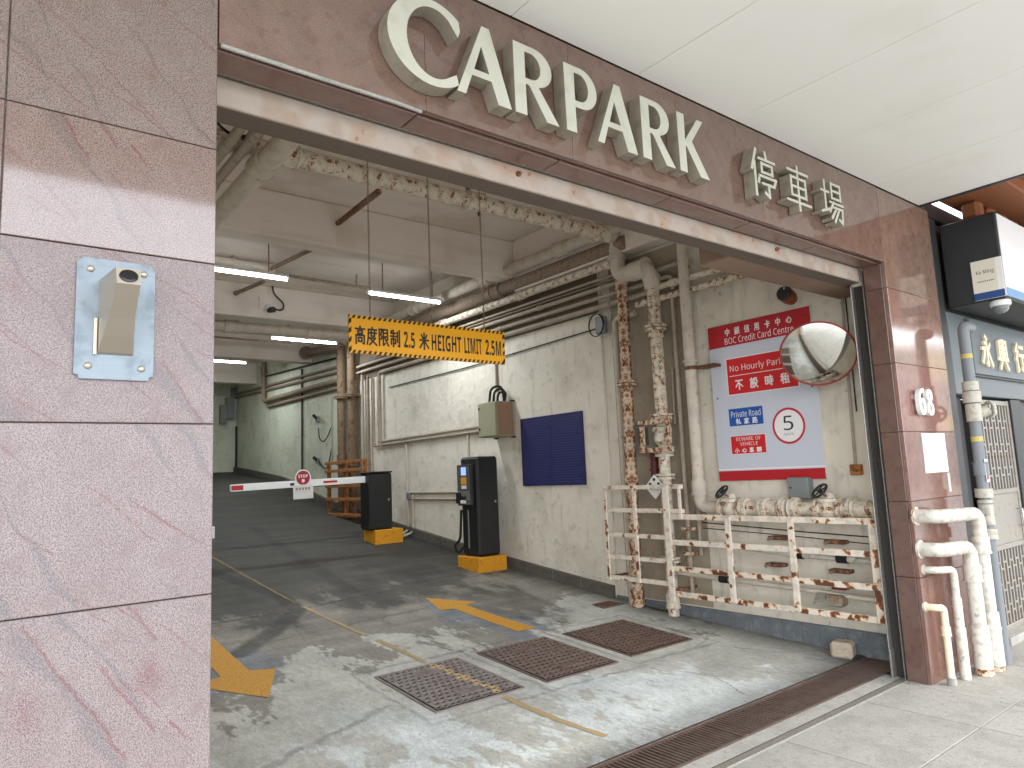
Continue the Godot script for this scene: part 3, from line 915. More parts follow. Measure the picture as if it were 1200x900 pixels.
func build_front():
	# left pillar
	var lp := thing("granite_pillar", "speckled pink granite pillar on the left carrying the steel camera plate", "pillar", Vector3(0.3, 0, ZF))
	var lp0 := lp.position
	var lcourse := [[-0.01, 0.767], [0.767, 1.28], [1.28, 1.796], [1.796, 2.311], [2.311, 2.701], [2.701, 3.675]]
	var tint := [Color(0.885, 0.89, 0.9), Color(0.88, 0.885, 0.895), Color(0.88, 0.88, 0.89), Color(0.85, 0.84, 0.85), Color(0.84, 0.79, 0.755), Color(0.84, 0.82, 0.8)]
	for c in lcourse.size():
		for col in [[-0.62, 0.062], [0.0655, 0.628]]:
			var m: StandardMaterial3D = again(M.granite_up if c >= 4 else M.granite, tint[c])
			m.uv1_offset = Vector3(0.37 * c, 0.21 * c, 0.13 * c)
			slab("granite_panel", Vector3(col[0], lcourse[c][0] + 0.0015, ZF - 0.03) - lp0, Vector3(col[1], lcourse[c][1] - 0.0015, ZF) - lp0, m, lp, 0.002)
	obj("pillar_core", bx(Vector3(-0.92, 0, -0.29), Vector3(0.32, 3.67, -0.031)), M.plaster, lp)
	# right pillar: front and reveal
	var rp := thing("granite_pillar", "red granite pillar right of the entrance bearing the number 68", "pillar", Vector3(5.95, 0, ZF))
	var rp0 := rp.position
	var rc := [[-0.01, 0.735], [0.735, 1.28], [1.28, 1.789], [1.789, 2.304], [2.304, 2.881], [2.881, 3.675]]
	for c in rc.size():
		var m: StandardMaterial3D = again(M.red_granite, [Color(1.05, 0.98, 0.98), Color(1.08, 1.0, 1.0), Color(1.16, 1.1, 1.1), Color(1.2, 1.1, 1.12), Color(1.16, 1.14, 1.14), Color(1.1, 1.12, 1.1)][c])
		m.uv1_offset = Vector3(0.31 * c, 0.17 * c, 0.2)
		slab("granite_panel", Vector3(5.482, rc[c][0] + 0.0015, ZF - 0.03) - rp0, Vector3(6.42, rc[c][1] - 0.0015, ZF) - rp0, m, rp)
		if c < 6:
			slab("reveal_panel", Vector3(5.48, rc[c][0] + 0.0015, ZF - 0.165) - rp0, Vector3(5.51, minf(rc[c][1], 3.075) - 0.0015, ZF - 0.032) - rp0, again(M.red_granite, Color(0.9, 0.85, 0.85), 0.25), rp)
	obj("pillar_core", bx(Vector3(-0.40, 0, -0.3), Vector3(0.465, 3.67, -0.032)), M.plaster, rp)
	# lintel
	var li := thing("granite_lintel", "red granite lintel over the car park entrance", "lintel", Vector3(3.0, 3.08, ZF))
	var l0 := li.position
	var lx := [0.632, 1.442, 2.258, 3.07, 3.88, 4.69, 5.479]
	for k in 6:
		var m: StandardMaterial3D = again(M.red_granite, Color(1, 1, 1) * [1.0, 0.98, 1.0, 0.97, 1.0, 1.02][k])
		m.uv1_offset = Vector3(0, 0.05 * k, 0)
		slab("granite_panel", Vector3(lx[k] + (0.0006 if k < 5 else 0.0006), 3.081, ZF - 0.03) - l0, Vector3(lx[k + 1] - (0.0006 if k < 5 else 0.003), 3.675, ZF) - l0, m, li, 0.0008 if k < 5 else 0.002)
	var sx := [0.632, 1.42, 2.203, 3.03, 3.782, 4.6, 5.478]
	for k in 6:
		slab("soffit_panel", Vector3(sx[k] + 0.003, 3.072, ZF - 0.172) - l0, Vector3(sx[k + 1] - 0.003, 3.094, ZF - (0.045 if k > 0 else 0.034)) - l0, again(M.red_granite, Color(0.95, 0.88, 0.88), 0.3), li, 0.004)
	var gl := Sh.new()
	gl.tube([Vector3(-2.36, -0.004, -0.004), Vector3(-2.0, -0.006, -0.002), Vector3(-1.7, -0.003, -0.004), Vector3(-1.58, -0.008, -0.003)], 0.008, 6)
	obj("mortar_bead", gl, M.paving, li)
	obj("lintel_core", bx(Vector3(-2.37, 0.016, -0.17), Vector3(2.47, 0.59, -0.031)), M.gutter, li)
	# canopy
	var cn := thing("canopy", "white panelled canopy over the pavement", "canopy", Vector3(2.0, 3.68, -0.8))
	var c0 := cn.position
	var cx := [-3.36, -2.48, -1.6, -0.72, 0.155, 1.03, 1.91, 2.764, 3.64, 4.483, 5.335, 6.23]
	for k in cx.size() - 1:
		slab("canopy_panel", Vector3(cx[k] + 0.002, 3.68, -2.3) - c0, Vector3(cx[k + 1] - 0.002, 3.71, 0.7) - c0, M.canopy, cn, 0.002)
	obj("canopy_slab", bx(Vector3(-3.36, 3.711, -2.325) - c0, Vector3(6.225, 3.98, 0.69) - c0, 0.01), M.canopy, cn)
	obj("edge_trim", bx(Vector3(6.23, 3.672, -2.325) - c0, Vector3(6.27, 3.99, 0.7) - c0, 0.004), M.dark_metal, cn)
	# raised letters
	var face := -2.225
	var back := ZF + 0.004
	var A := [[0, 0], [.043, 0], [.078, .095], [.1199, .095], [.1199, .125], [.09, .125], [.13, .24], [.168, .125], [.1201, .125], [.1201, .095], [.178, .095], [.212, 0], [.284, 0], [.175, .335], [.135, .335]]
	var R := [[0, 0], [.066, 0], [.064, .148], [.0729, .15], [.0729, .178], [.064, .178], [.064, .303]]
	R += [[.1, .303]] + arc(.1, .2405, .055, .0625, 85, -85, 10) + [[.1, .178], [.0731, .178], [.0731, .15], [.086, .146], [.182, 0], [.256, 0], [.14, .152]]
	R += arc(.118, .2435, .104, .0915, -68, 88, 12) + [[.11, .335], [0, .335]]
	var P := [[.003, 0], [.067, 0], [.065, .13], [.0729, .13], [.0729, .164], [.065, .164], [.065, .303]]
	P += [[.1, .303]] + arc(.1, .2335, .055, .0695, 85, -85, 10) + [[.1, .164], [.0731, .164], [.0731, .13]]
	P += arc(.108, .2325, .104, .1025, -82, 88, 12) + [[.1, .335], [0, .335]]
	var K := [[.002, 0], [.062, 0], [.06, .15], [.07, .152], [.178, 0], [.257, 0], [.118, .192], [.228, .335], [.176, .335], [.06, .188], [.062, .335], [0, .335]]
	var C := arc(.195, .166, .2, .186, 48, 309, 30) + [[.31, .062]] + arc(.205, .166, .125, .152, 304, 54, 26) + [[.322, .232], [.334, .262]]
	var lt := thing("lettering", "raised cream letters spelling CARPARK on the lintel", "lettering", Vector3(1.24, 3.165, ZF))
	for q in [[C, 1.232, 3.168], [A, 1.543, 3.165], [R, 1.848, 3.166], [P, 2.148, 3.168], [A, 2.352, 3.166], [R, 2.677, 3.168], [K, 2.97, 3.17]]:
		var pl := poly_letter(q[0], Vector2(q[1], q[2]) - Vector2(1.24, 3.165))
		var f := Sh.new()
		f.cap2d(pl, face - ZF, 1.0)
		var sd := Sh.new()
		sd.side2d(pl, back - ZF, face - ZF)
		sd.cap2d(pl, back - ZF, -1.0)
		put("letter", sd.mesh(M.letter_side, f.mesh(M.letter_face)), lt)
	var hz := thing("lettering", "raised Chinese characters beside the word CARPARK", "lettering", Vector3(3.63, 3.19, ZF))
	for q in [["停", 3.635, 0.285], ["車", 4.025, 0.305], ["場", 4.45, 0.31]]:
		var f := Sh.new()
		var sd := Sh.new()
		var i := 0
		for st in HAN[q[0]]:
			var a := Vector2(q[1] - 3.63 + st[0] / 100.0 * q[2], 0.30 - st[1] / 100.0 * 0.3)
			var b := Vector2(q[1] - 3.63 + st[2] / 100.0 * q[2], 0.30 - st[3] / 100.0 * 0.3)
			var hor := absf(a.x - b.x) > absf(a.y - b.y) * 3.0
			var d := (b - a).normalized() * (0.008 if hor else 0.0105)
			var e := Vector2(-d.y, d.x)
			var pl := PackedVector2Array([a - d - e, b + d - e * 1.15, b + d + e * 1.15, a - d + e])
			var zf := face - ZF - 0.0004 * (i % 9)
			f.cap2d(pl, zf, 1.0)
			sd.side2d(pl, back - ZF + 0.0003 * (i % 9), zf)
			i += 1
		put("character", sd.mesh(M.letter_side, f.mesh(M.letter_face)), hz)
	# house number
	var hn := thing("house_number", "white raised house number 68 on the red granite pillar", "house number", Vector3(5.8, 1.9, ZF))
	for q in [["6", 5.69, 5.8], ["8", 5.83, 5.945]]:
		var tm := TextMesh.new()
		tm.text = q[0]
		tm.font = font_bold
		tm.font_size = 64
		tm.pixel_size = 0.01
		tm.depth = 0.12
		var bb := tm.get_aabb()
		var sc := Vector3((q[2] - q[1]) / bb.size.x, 0.205 / bb.size.y, 0.03 / bb.size.z)
		var stl := SurfaceTool.new()
		stl.append_from(tm, 0, Transform3D(Basis.from_scale(sc), Vector3((q[1] + q[2]) / 2 - 5.8, 0.113, 0.035) - (bb.position + bb.size / 2) * sc))
		var am := stl.commit()
		am.surface_set_material(0, M.white)
		put("digit", am, hn)
	# notice on the pillar
	var pi := image(256, 192, c8(238, 238, 234))
	words(pi, "NOTICE", Rect2(88, 40, 80, 14), c8(170, 176, 180), false)
	for k in 4:
		fill_poly(pi, [Vector2(48, 72 + k * 16), Vector2(206 - (k % 2) * 24, 72 + k * 16), Vector2(206 - (k % 2) * 24, 76 + k * 16), Vector2(48, 76 + k * 16)], c8(196, 200, 202))
	var pn := Sh.new()
	pn.quad(Vector3(-0.21, 0, 0.005), Vector3(0.21, 0, 0.005), Vector3(0.21, 0.3, 0.005), Vector3(-0.21, 0.3, 0.005), Vector3.BACK, [Vector2(0, 1), Vector2(1, 1), Vector2(1, 0), Vector2(0, 0)])
	var pno := thing("paper_notice", "white paper notice stuck below the house number", "notice", Vector3(5.985, 1.475, ZF))
	obj("sheet", bx(Vector3(-0.211, -0.001, 0.001), Vector3(0.211, 0.301, 0.004)), M.white, pno)
	obj("print", pn, print_mat(pi), pno)
	obj("tape", bx(Vector3(0.185, -0.16, 0.001), Vector3(0.23, -0.01, 0.002)), mat(c8(196, 190, 186), 0.3), pno)
	# steel plate with the little housing
	var pc := thing("camera_plate", "stainless plate with a wedge-shaped camera housing on the left pillar", "camera", Vector3(0.349, 2.098, ZF))
	var w := 0.102
	var h := 0.177
	var n := 0.013
	var pp := PackedVector2Array([Vector2(-w + n, -h), Vector2(w - n, -h), Vector2(w - n * 0.8, -h + n * 0.8), Vector2(w, -h + n), Vector2(w, h - n * 1.3), Vector2(w - n * 1.3, h), Vector2(-w + n * 1.3, h), Vector2(-w, h - n * 1.3), Vector2(-w, -h + n), Vector2(-w + n * 0.8, -h + n * 0.8)])
	var ps := Sh.new()
	ps.prism(pp, 0.001, 0.011)
	obj("back_plate", ps, M.aluminium, pc)
	for b in [[-0.068, 0.144], [0.071, 0.146], [-0.067, -0.14], [0.07, -0.142]]:
		var bs := Sh.new()
		bs.xf = Transform3D(Basis(Vector3.RIGHT, PI / 2), Vector3(b[0], b[1], 0.011))
		bs.lathe([[0.0102, 0.0], [0.0098, 0.003], [0.0075, 0.0062], [0.004, 0.0078], [0.0, 0.0082]], 16)
		obj("bolt", bs, M.camera_metal, pc)
	# housing: a wedge that leans out from the plate and carries a lens at its upper end
	var prof := [[-0.105, 0.0115, 0.046], [-0.1, 0.02, 0.046], [-0.06, 0.065, 0.039], [-0.015, 0.112, 0.033], [0.025, 0.158, 0.03], [0.062, 0.2, 0.029]]   # y, front z, half width
	var hs := Sh.new()
	for k in prof.size() - 1:
		var p: Array = prof[k]
		var q: Array = prof[k + 1]
		var yb0 := lerpf(-0.105, 0.112, (p[1] - 0.0115) / 0.1885)
		var yb1 := lerpf(-0.105, 0.112, (q[1] - 0.0115) / 0.1885)
		var nf := Vector3(0, -(q[1] - p[1]), q[0] - p[0]).normalized()
		hs.quad(Vector3(-p[2], p[0], p[1]), Vector3(p[2], p[0], p[1]), Vector3(q[2], q[0], q[1]), Vector3(-q[2], q[0], q[1]), nf)
		for sd in [-1.0, 1.0]:
			hs.quad(Vector3(sd * 0.046, yb0, 0.011), Vector3(sd * p[2], p[0], p[1]), Vector3(sd * q[2], q[0], q[1]), Vector3(sd * 0.046, yb1, 0.011), Vector3(sd, 0, 0.15).normalized())
	hs.quad(Vector3(-0.029, 0.062, 0.2), Vector3(0.029, 0.062, 0.2), Vector3(0.031, 0.108, 0.19), Vector3(-0.031, 0.108, 0.19), Vector3(0, 0.2, 1).normalized())
	hs.quad(Vector3(-0.031, 0.108, 0.19), Vector3(0.031, 0.108, 0.19), Vector3(0.046, 0.112, 0.011), Vector3(-0.046, 0.112, 0.011), Vector3.UP)
	for sx2 in [-1.0, 1.0]:
		hs.tri(Vector3(0.029 * sx2, 0.062, 0.2), Vector3(0.031 * sx2, 0.108, 0.19), Vector3(0.046 * sx2, 0.112, 0.011), Vector3.RIGHT * sx2, Vector3.RIGHT * sx2, Vector3.RIGHT * sx2)
	var ho := obj("housing", hs, M.camera_metal, pc)
	obj("side_bracket", bx(Vector3(-0.056, -0.108, 0.0113), Vector3(-0.047, 0.0, 0.018), 0.001), M.camera_metal, pc)
	var ls := Sh.new()
	ls.xf = Transform3D(Basis(Vector3.RIGHT, PI / 2 - 0.21) * Basis.from_scale(Vector3(0.92, 1, 0.72)), Vector3(0, 0.085, 0.1965))
	ls.lathe([[0.0, 0.004], [0.018, 0.0035], [0.025, 0.002], [0.0265, -0.004]], 24)
	obj("lens", ls, mat(c8(7, 6, 6), 0.22), ho)
	# steel door track under the lintel and the guide rail at the right
	var tr := thing("door_track", "rust-stained cream steel door track across the top of the entrance", "door track", Vector3(3.0, 2.96, -2.5))
	obj("track_beam", bx(Vector3(-2.7, 0.006, -0.095), Vector3(2.47, 0.118, 0.0), 0.006), M.beam, tr)
	obj("lower_lip", bx(Vector3(-2.7, 0.0, -0.12), Vector3(2.47, 0.0055, -0.003)), M.beam_under, tr)
	obj("top_strip", bx(Vector3(-2.4, 0.1205, -0.012), Vector3(2.47, 0.128, 0.012), 0.001), M.rail_steel, tr)
	for x in [2.62, 4.86]:
		var bs := Sh.new()
		bs.xf = Transform3D(Basis(Vector3.RIGHT, PI / 2), Vector3(x - 3.0 - 0.55 if x < 3 else x - 3.0 - 0.55, 0.075, 0.0))
		bs.lathe([[0.014, 0.0], [0.014, 0.012], [0.008, 0.014], [0.008, 0.026], [0.0, 0.026]], 6, false)
		obj("bolt", bs, M.old_rust, tr)
	var gr := thing("guide_rail", "tall steel door guide rail beside the right pillar", "guide rail", Vector3(5.51, 0, -2.52))
	obj("outer_flange", bx(Vector3(-0.012, 0.0, 0.022), Vector3(0.036, 3.06, 0.03), 0.002), M.rail_steel, gr)
	obj("inner_flange", bx(Vector3(-0.02, 0.0, -0.07), Vector3(0.036, 2.955, -0.062), 0.002), M.rail_steel, gr)
	obj("web", bx(Vector3(0.037, 0.0, -0.07), Vector3(0.042, 2.955, 0.03)), M.gutter, gr)
	obj("foot_plate", bx(Vector3(-0.03, 0.0, -0.061), Vector3(0.036, 0.2, -0.052), 0.002), M.rail_steel, gr)

func V(x: float, y: float, z: float) -> Vector3:
	return Vector3(x, y, z)

func build_pipes():
	# ceiling of the first bay
	var o := pipe("rust-eaten cream pipe running across the entrance below the ceiling", [V(1.2, 4.2, -5.25), V(5.64, 4.2, -5.25)], 0.078, M.rust1, "", [[0, 0.16, 1], [0, 0.168, 0], [0, 0.58, 0], [0, 0.565, 1], [0, 0.93, 0]])
	for x in [1.9, 3.72]:
		obj("hanger_strap", bx(V(x - 1.22, 0.07, -0.012), V(x - 1.18, 0.49, 0.012)), M.pipe_dark, o)
	obj("drip_plug", tb([V(2.64, -0.05, 0), V(2.64, -0.13, 0)], 0.012, 8), M.rubber, o)
	pipe("fat beige drain pipe slanting under the ceiling at the upper left", [V(1.73, 4.0, -3.3), V(1.73, 4.0, -7.08)], 0.082, M.pipe_cream, "", [[0, 0.47, 0]])
	pipe("thinner beige pipe beside the fat drain pipe", [V(1.575, 4.08, -3.2), V(1.575, 4.08, -7.05)], 0.038, M.pipe_grey, "", [[0, 0.42, 0], [0, 0.7, 0]])
	pipe("leftmost thin beige pipe by the upper left corner of the opening", [V(1.47, 4.1, -3.2), V(1.47, 4.1, -7.05)], 0.036, M.pipe_grey, "", [[0, 0.5, 0]])
	pipe("loose dark cable hanging by the upper left pipes", [V(1.3, 4.6, -5.0), V(1.28, 4.4, -5.0), V(1.36, 4.22, -5.05), V(1.5, 4.17, -5.1), V(1.62, 4.2, -5.1)], 0.011, M.wire, "", [], 0.15, "cable", "cable")
	pipe("short rusty rod from the rusty cross pipe to the first ceiling beam", [V(2.8, 4.1, -5.3), V(3.22, 4.45, -7.06)], 0.03, M.old_rust, "", [], -1, "hanger_rod", "rod")
	pipe("dark rod above the rusty cross pipe", [V(3.0, 4.28, -4.9), V(3.2, 4.66, -5.6)], 0.014, M.wire, "", [], -1, "hanger_rod", "rod")
	# second bay
	var p2 := pipe("pale pipe crossing the ceiling behind the first beam", [V(1.5, 4.61, -9.5), V(3.35, 4.585, -9.5)], 0.055, M.pipe_cream, "", [[0, 0.72, 1], [0, 0.97, 0]])
	obj("hanger_strap", bx(V(1.3, 0.03, -0.01), V(1.33, 0.078, 0.01)), M.pipe_dark, p2)
	var p3 := pipe("thin pipe carrying on across the second ceiling bay to a lamp", [V(3.36, 4.52, -9.5), V(4.85, 4.5, -9.5), V(4.85, 4.33, -9.5)], 0.022, M.pipe_dark, "", [[0, 0.4, 1]], 0.03)
	obj("hanger_strap", bx(V(1.25, 0.0, -0.006), V(1.27, 0.17, 0.006)), M.pipe_dark, p3)
	pipe("dark rod angled up to the ceiling of the second bay", [V(3.3, 4.56, -9.5), V(3.66, 4.68, -8.2)], 0.028, M.pipe_dark, "", [], -1, "hanger_rod", "rod")
	pipe("dark rod sticking out of the second beam", [V(3.22, 4.5, -10.72), V(3.36, 4.5, -9.9)], 0.03, M.pipe_dark, "", [[0, 0.02, 1]], -1, "hanger_rod", "rod")
	# third bay
	pipe("pale fat pipe crossing behind the second ceiling beam", [V(1.0, 4.11, -11.4), V(5.5, 4.15, -11.4)], 0.085, M.pipe_cream, "", [[0, 0.52, 0], [0, 0.8, 1]])
	pipe("thin dark pipe across the third ceiling bay", [V(1.0, 4.25, -12.9), V(4.9, 4.25, -12.9)], 0.02, M.pipe_dark, "", [])
	# along the top of the right wall
	pipe("topmost cream pipe along the right wall under the edge beam", [V(5.62, 4.27, -3.4), V(5.62, 4.27, -11.0)], 0.075, M.pipe_cream, "", [[0, 0.26, 0], [0, 0.345, 0], [0, 0.55, 0], [0, 0.8, 0]])
	pipe("brown dusty pipe just under the topmost cream pipe", [V(5.74, 4.1, -5.1), V(5.74, 4.1, -11.0)], 0.085, M.pipe_dark, "", [[0, 0.4, 0]])
	pipe("flaking pale pipe running back from the rusty elbow", [V(5.78, 3.94, -5.22), V(5.78, 3.94, -11.2)], 0.05, M.rust1, "", [[0, 0.03, 0], [0, 0.3, 0], [0, 0.62, 0]])
	pipe("thin conduit under the flaking pale pipe", [V(5.87, 3.83, -5.0), V(5.87, 3.83, -11.4)], 0.018, M.pipe_grey, "", [])
	pipe("second thin conduit under the flaking pale pipe", [V(5.88, 3.785, -5.0), V(5.88, 3.785, -11.4)], 0.015, M.pipe_dark, "", [])
	pipe("upper one of three grey wall pipes, ending in a hooked bend", [V(5.86, 3.52, -4.42), V(5.86, 3.72, -4.42), V(5.86, 3.72, -12.2)], 0.028, M.pipe_grey, "", [[1, 0.1, 1], [1, 0.3, 0]], 0.1)
	pipe("middle one of three grey wall pipes", [V(5.86, 3.46, -4.6), V(5.86, 3.61, -4.6), V(5.86, 3.61, -12.1)], 0.026, M.pipe_grey, "", [[1, 0.09, 1], [1, 0.4, 0]], 0.09)
	pipe("lower one of three grey wall pipes, reaching almost to the door", [V(5.86, 3.5, -4.9), V(5.86, 3.5, -11.2), V(5.86, 2.2, -11.2)], 0.032, M.pipe_grey, "", [[0, 0.1, 1], [0, 0.27, 0], [0, 0.6, 0]], 0.1)
	pipe("flaking upper pipe between the white standpipe and the entrance beam", [V(5.84, 3.52, -2.95), V(5.84, 3.525, -4.75)], 0.034, M.rust1, "", [[0, 0.35, 1], [0, 0.9, 0]])
	pipe("flaking lower pipe between the white standpipe and the entrance beam", [V(5.84, 3.4, -2.95), V(5.84, 3.395, -5.1)], 0.034, M.rust2, "", [[0, 0.5, 0], [0, 0.86, 0], [0, 0.93, 0]])
	pipe("short hanging conduit end beside the entrance beam", [V(5.8, 3.56, -3.35), V(5.8, 3.42, -3.35)], 0.018, M.pipe_white, "", [])
	pipe("thin wire across the wall above the blue notice", [V(5.9, 3.27, -5.72), V(5.9, 3.2, -8.5), V(5.9, 3.2, -10.9)], 0.009, M.wire, "", [[0, 0.6, 1]], 0.05, "conduit", "conduit")
	# the two rust-eaten risers and their elbows
	pipe("rust-eaten white elbow pipe joining the cross pipe to the second riser", [V(5.6, 4.2, -5.25), V(5.74, 4.2, -5.25), V(5.74, 3.74, -5.25), V(5.74, 3.74, -4.82), V(5.8, 3.52, -4.82)], 0.088, M.pipe_cream, "", [[1, 0.55, 1], [2, 0.7, 0]], 0.14)
	pipe("left rust-eaten riser standing on the floor", [V(5.8, 3.68, -5.26), V(5.8, 0.12, -5.33)], 0.063, M.rust3, "", [[0, 0.0, 0], [0, 0.32, 2], [0, 0.62, 0], [0, 0.965, 0]])
	pipe("right rust-eaten riser above the caged valve", [V(5.8, 3.6, -4.82), V(5.8, 2.1, -4.82)], 0.068, M.rust2, "", [[0, 0.01, 0], [0, 0.35, 2], [0, 0.36, 0], [0, 0.98, 2]])
	pipe("cream pipe below the caged valve ending at the floor", [V(5.82, 1.78, -4.84), V(5.82, 0.09, -4.86)], 0.058, M.rust1, "", [[0, 0.02, 2], [0, 0.16, 2], [0, 0.66, 2], [0, 0.9, 0]])
	pipe("slim tan pipe left of the rust-eaten riser", [V(5.88, 3.32, -5.16), V(5.88, 3.32, -5.48), V(5.88, 0.15, -5.48)], 0.033, M.pipe_cream, "", [[1, 0.06, 0], [1, 0.12, 0], [1, 0.42, 1]], 0.08)
	pipe("white standpipe beside the red and white sign", [V(5.8, 4.0, -4.4), V(5.8, 1.2, -4.42), V(5.8, 1.2, -4.1)], 0.058, M.pipe_cream, "", [[0, 0.48, 1], [0, 0.93, 0]], 0.1)
	pipe("thin grey pipe left of the white standpipe", [V(5.86, 3.4, -4.62), V(5.86, 0.3, -4.64)], 0.024, M.pipe_grey, "", [[0, 0.45, 1], [0, 0.88, 0]])
	pipe("thin dark pipe right beside the white standpipe", [V(5.9, 3.42, -4.5), V(5.9, 0.72, -4.53)], 0.022, M.pipe_grey, "", [[0, 0.5, 1]])
	pipe("short wall conduit with a tap left of the thin grey pipe", [V(5.9, 2.62, -4.72), V(5.9, 2.05, -4.74)], 0.014, M.pipe_grey, "", [[0, 0.02, 1], [0, 0.98, 1]])
	var cl := thing("pipe_bracket", "rusty bracket holding the white standpipe to the wall", "bracket", V(5.8, 2.585, -4.4))
	var cs := Sh.new()
	cs.tube([V(0, -0.018, 0), V(0, 0.018, 0)], 0.068, 14)
	obj("ring", cs, M.old_rust, cl)
	obj("arm", bx(V(0.0, -0.014, 0.05), V(0.12, 0.014, 0.27), 0.004), M.old_rust, cl)
	# valve in an iron cage on the second riser
	var vc := thing("valve_cage", "rusted iron cage round a white valve on the riser", "valve", V(5.75, 1.76, -4.84))
	for z in [-0.16, 0.19]:
		obj("cage_post", bx(V(-0.09, 0.0, z - 0.022), V(-0.05, 0.33, z + 0.022), 0.003), M.rust3, vc)
	for y in [0.0, 0.29]:
		obj("cage_bar", bx(V(-0.1, y, -0.19), V(-0.06, y + 0.05, 0.24), 0.003), M.rust3, vc)
	var vb := Sh.new()
	vb.xf = Transform3D(Basis(), V(0.04, 0.02, 0.02))
	vb.lathe([[0.0, 0.0], [0.06, 0.0], [0.06, 0.03], [0.05, 0.04], [0.088, 0.09], [0.095, 0.13], [0.08, 0.18], [0.1, 0.2], [0.1, 0.24], [0.06, 0.25], [0.06, 0.29], [0.0, 0.29]], 16)
	obj("valve_body", vb, M.rust1, vc)
	var vh := Sh.new()
	vh.xf = Transform3D(Basis(Vector3.FORWARD, PI / 2), V(0.0, 0.12, 0.02))
	vh.lathe([[0.05, 0.0], [0.055, 0.06], [0.075, 0.062], [0.075, 0.085], [0.0, 0.085]], 14)
	obj("valve_cover", vh, M.rust1, vc)
	# distant cluster of risers by the barrier
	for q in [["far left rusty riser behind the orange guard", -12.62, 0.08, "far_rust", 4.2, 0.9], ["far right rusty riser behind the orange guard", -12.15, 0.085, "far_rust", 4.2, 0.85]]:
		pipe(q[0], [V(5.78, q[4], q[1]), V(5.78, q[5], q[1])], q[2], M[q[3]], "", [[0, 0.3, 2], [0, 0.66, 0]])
	var k := 0
	for z in [-11.87, -11.64, -11.43]:
		pipe(["first slim conduit right of the far rusty risers", "second slim conduit right of the far rusty risers", "third slim conduit, edging the plain wall right of the far risers"][k], [V(5.86, 3.55 - 0.06 * k, z), V(5.86, [0.85, 0.8, 2.2][k], z)], 0.03 - 0.004 * k, M.pipe_grey if k != 1 else M.pipe_dark, "", [[0, 0.6, 1]])
		k += 1
	pipe("dark conduit with a small hook at the top of the plain wall", [V(5.9, 3.72, -10.5), V(5.9, 3.95, -10.5), V(5.9, 3.9, -11.6)], 0.014, M.wire, "", [], 0.06)
	# beyond: pipes on the far wall
	pipe("upper pair pipe climbing the far ramp wall", [V(5.9, 3.87, -12.8), V(5.9, 4.08, -19.55)], 0.032, M.pipe_dark, "", [[0, 0.3, 1]])
	pipe("lower pair pipe climbing the far ramp wall", [V(5.9, 3.76, -12.8), V(5.9, 3.98, -19.55)], 0.032, M.pipe_dark, "", [[0, 0.3, 1]])
	pipe("hooked pipe dropping from the far ceiling and turning along the wall", [V(5.85, 4.6, -17.2), V(5.85, 3.63, -17.2), V(5.85, 3.58, -12.75)], 0.055, M.pipe_dark, "", [[0, 0.2, 0]], 0.12)
	pipe("pipe under the far hooked pipe", [V(5.88, 3.48, -17.0), V(5.88, 3.44, -12.75)], 0.035, M.pipe_dark, "", [])
	pipe("high slim conduit on the far ramp wall", [V(5.9, 4.25, -17.2), V(5.9, 4.05, -12.8)], 0.02, M.wire, "", [])
	pipe("flanged pipe ending under the third beam", [V(5.75, 4.35, -14.3), V(5.75, 4.2, -12.6)], 0.08, M.pipe_dark, "", [[0, 0.03, 2]])
	pipe("straight dark conduit down the far wall left of the risers", [V(5.9, 4.1, -14.88), V(5.9, 1.25, -14.9)], 0.022, M.wire, "", [[0, 0.25, 1]])
	pipe("slim conduit down the wall above the cable loops", [V(5.91, 3.9, -13.35), V(5.91, 2.0, -13.37)], 0.014, M.pipe_grey, "", [[0, 0.05, 1]])
	pipe("dark corner conduit at the far end of the ramp wall", [V(5.9, 3.2, -19.5), V(5.9, 2.05, -19.5)], 0.025, M.wire, "", [])
	pipe("upper cable loop on the far wall", [V(5.9, 2.72, -14.0), V(5.87, 2.5, -13.9), V(5.86, 2.4, -13.65), V(5.88, 2.55, -13.45), V(5.91, 2.7, -13.38)], 0.012, M.wire, "", [], 0.2, "cable", "cable")
	pipe("lower slack cable on the far wall", [V(5.9, 2.1, -14.05), V(5.88, 1.92, -13.8), V(5.88, 1.86, -13.5), V(5.91, 2.3, -13.37)], 0.012, M.wire, "", [], 0.15, "cable", "cable")
	# plain wall conduits round the junction box and the machines
	pipe("upper horizontal conduit running to the green junction box", [V(5.88, 2.27, -11.3), V(5.88, 2.3, -7.9)], 0.024, M.pipe_grey, "", [[0, 0.25, 1]])
	pipe("lower horizontal conduit under the one to the junction box", [V(5.88, 2.21, -11.5), V(5.88, 2.235, -7.9)], 0.02, M.pipe_grey, "", [])
	pipe("conduit bending down from the lower horizontal conduit to the barrier", [V(5.9, 2.2, -10.75), V(5.9, 2.2, -10.36), V(5.9, fl(-10.36) + 0.06, -10.36), V(5.5, fl(-10.1) + 0.03, -10.1)], 0.02, M.pipe_cream, "", [[1, 0.3, 1]], 0.09)
	pipe("second conduit beside it turning at the floor", [V(5.9, 1.34, -10.2), V(5.9, fl(-10.2) + 0.06, -10.2), V(5.52, fl(-10.0) + 0.03, -10.02)], 0.018, M.pipe_cream, "", [], 0.09)
	pipe("upper of two low conduits between the barrier and the ticket machine", [V(5.9, 1.37, -10.3), V(5.9, 1.37, -8.0)], 0.017, M.pipe_grey, "", [])
	pipe("lower of two low conduits between the barrier and the ticket machine", [V(5.9, 1.27, -10.25), V(5.9, 1.27, -8.0)], 0.017, M.pipe_grey, "", [])
	var jb := thing("conduit_box", "small grey conduit box where the low conduits meet", "junction box", V(5.9, 1.32, -10.3))
	obj("box", bx(V(-0.035, -0.06, -0.06), V(0.02, 0.06, 0.06), 0.01), M.box_grey, jb)
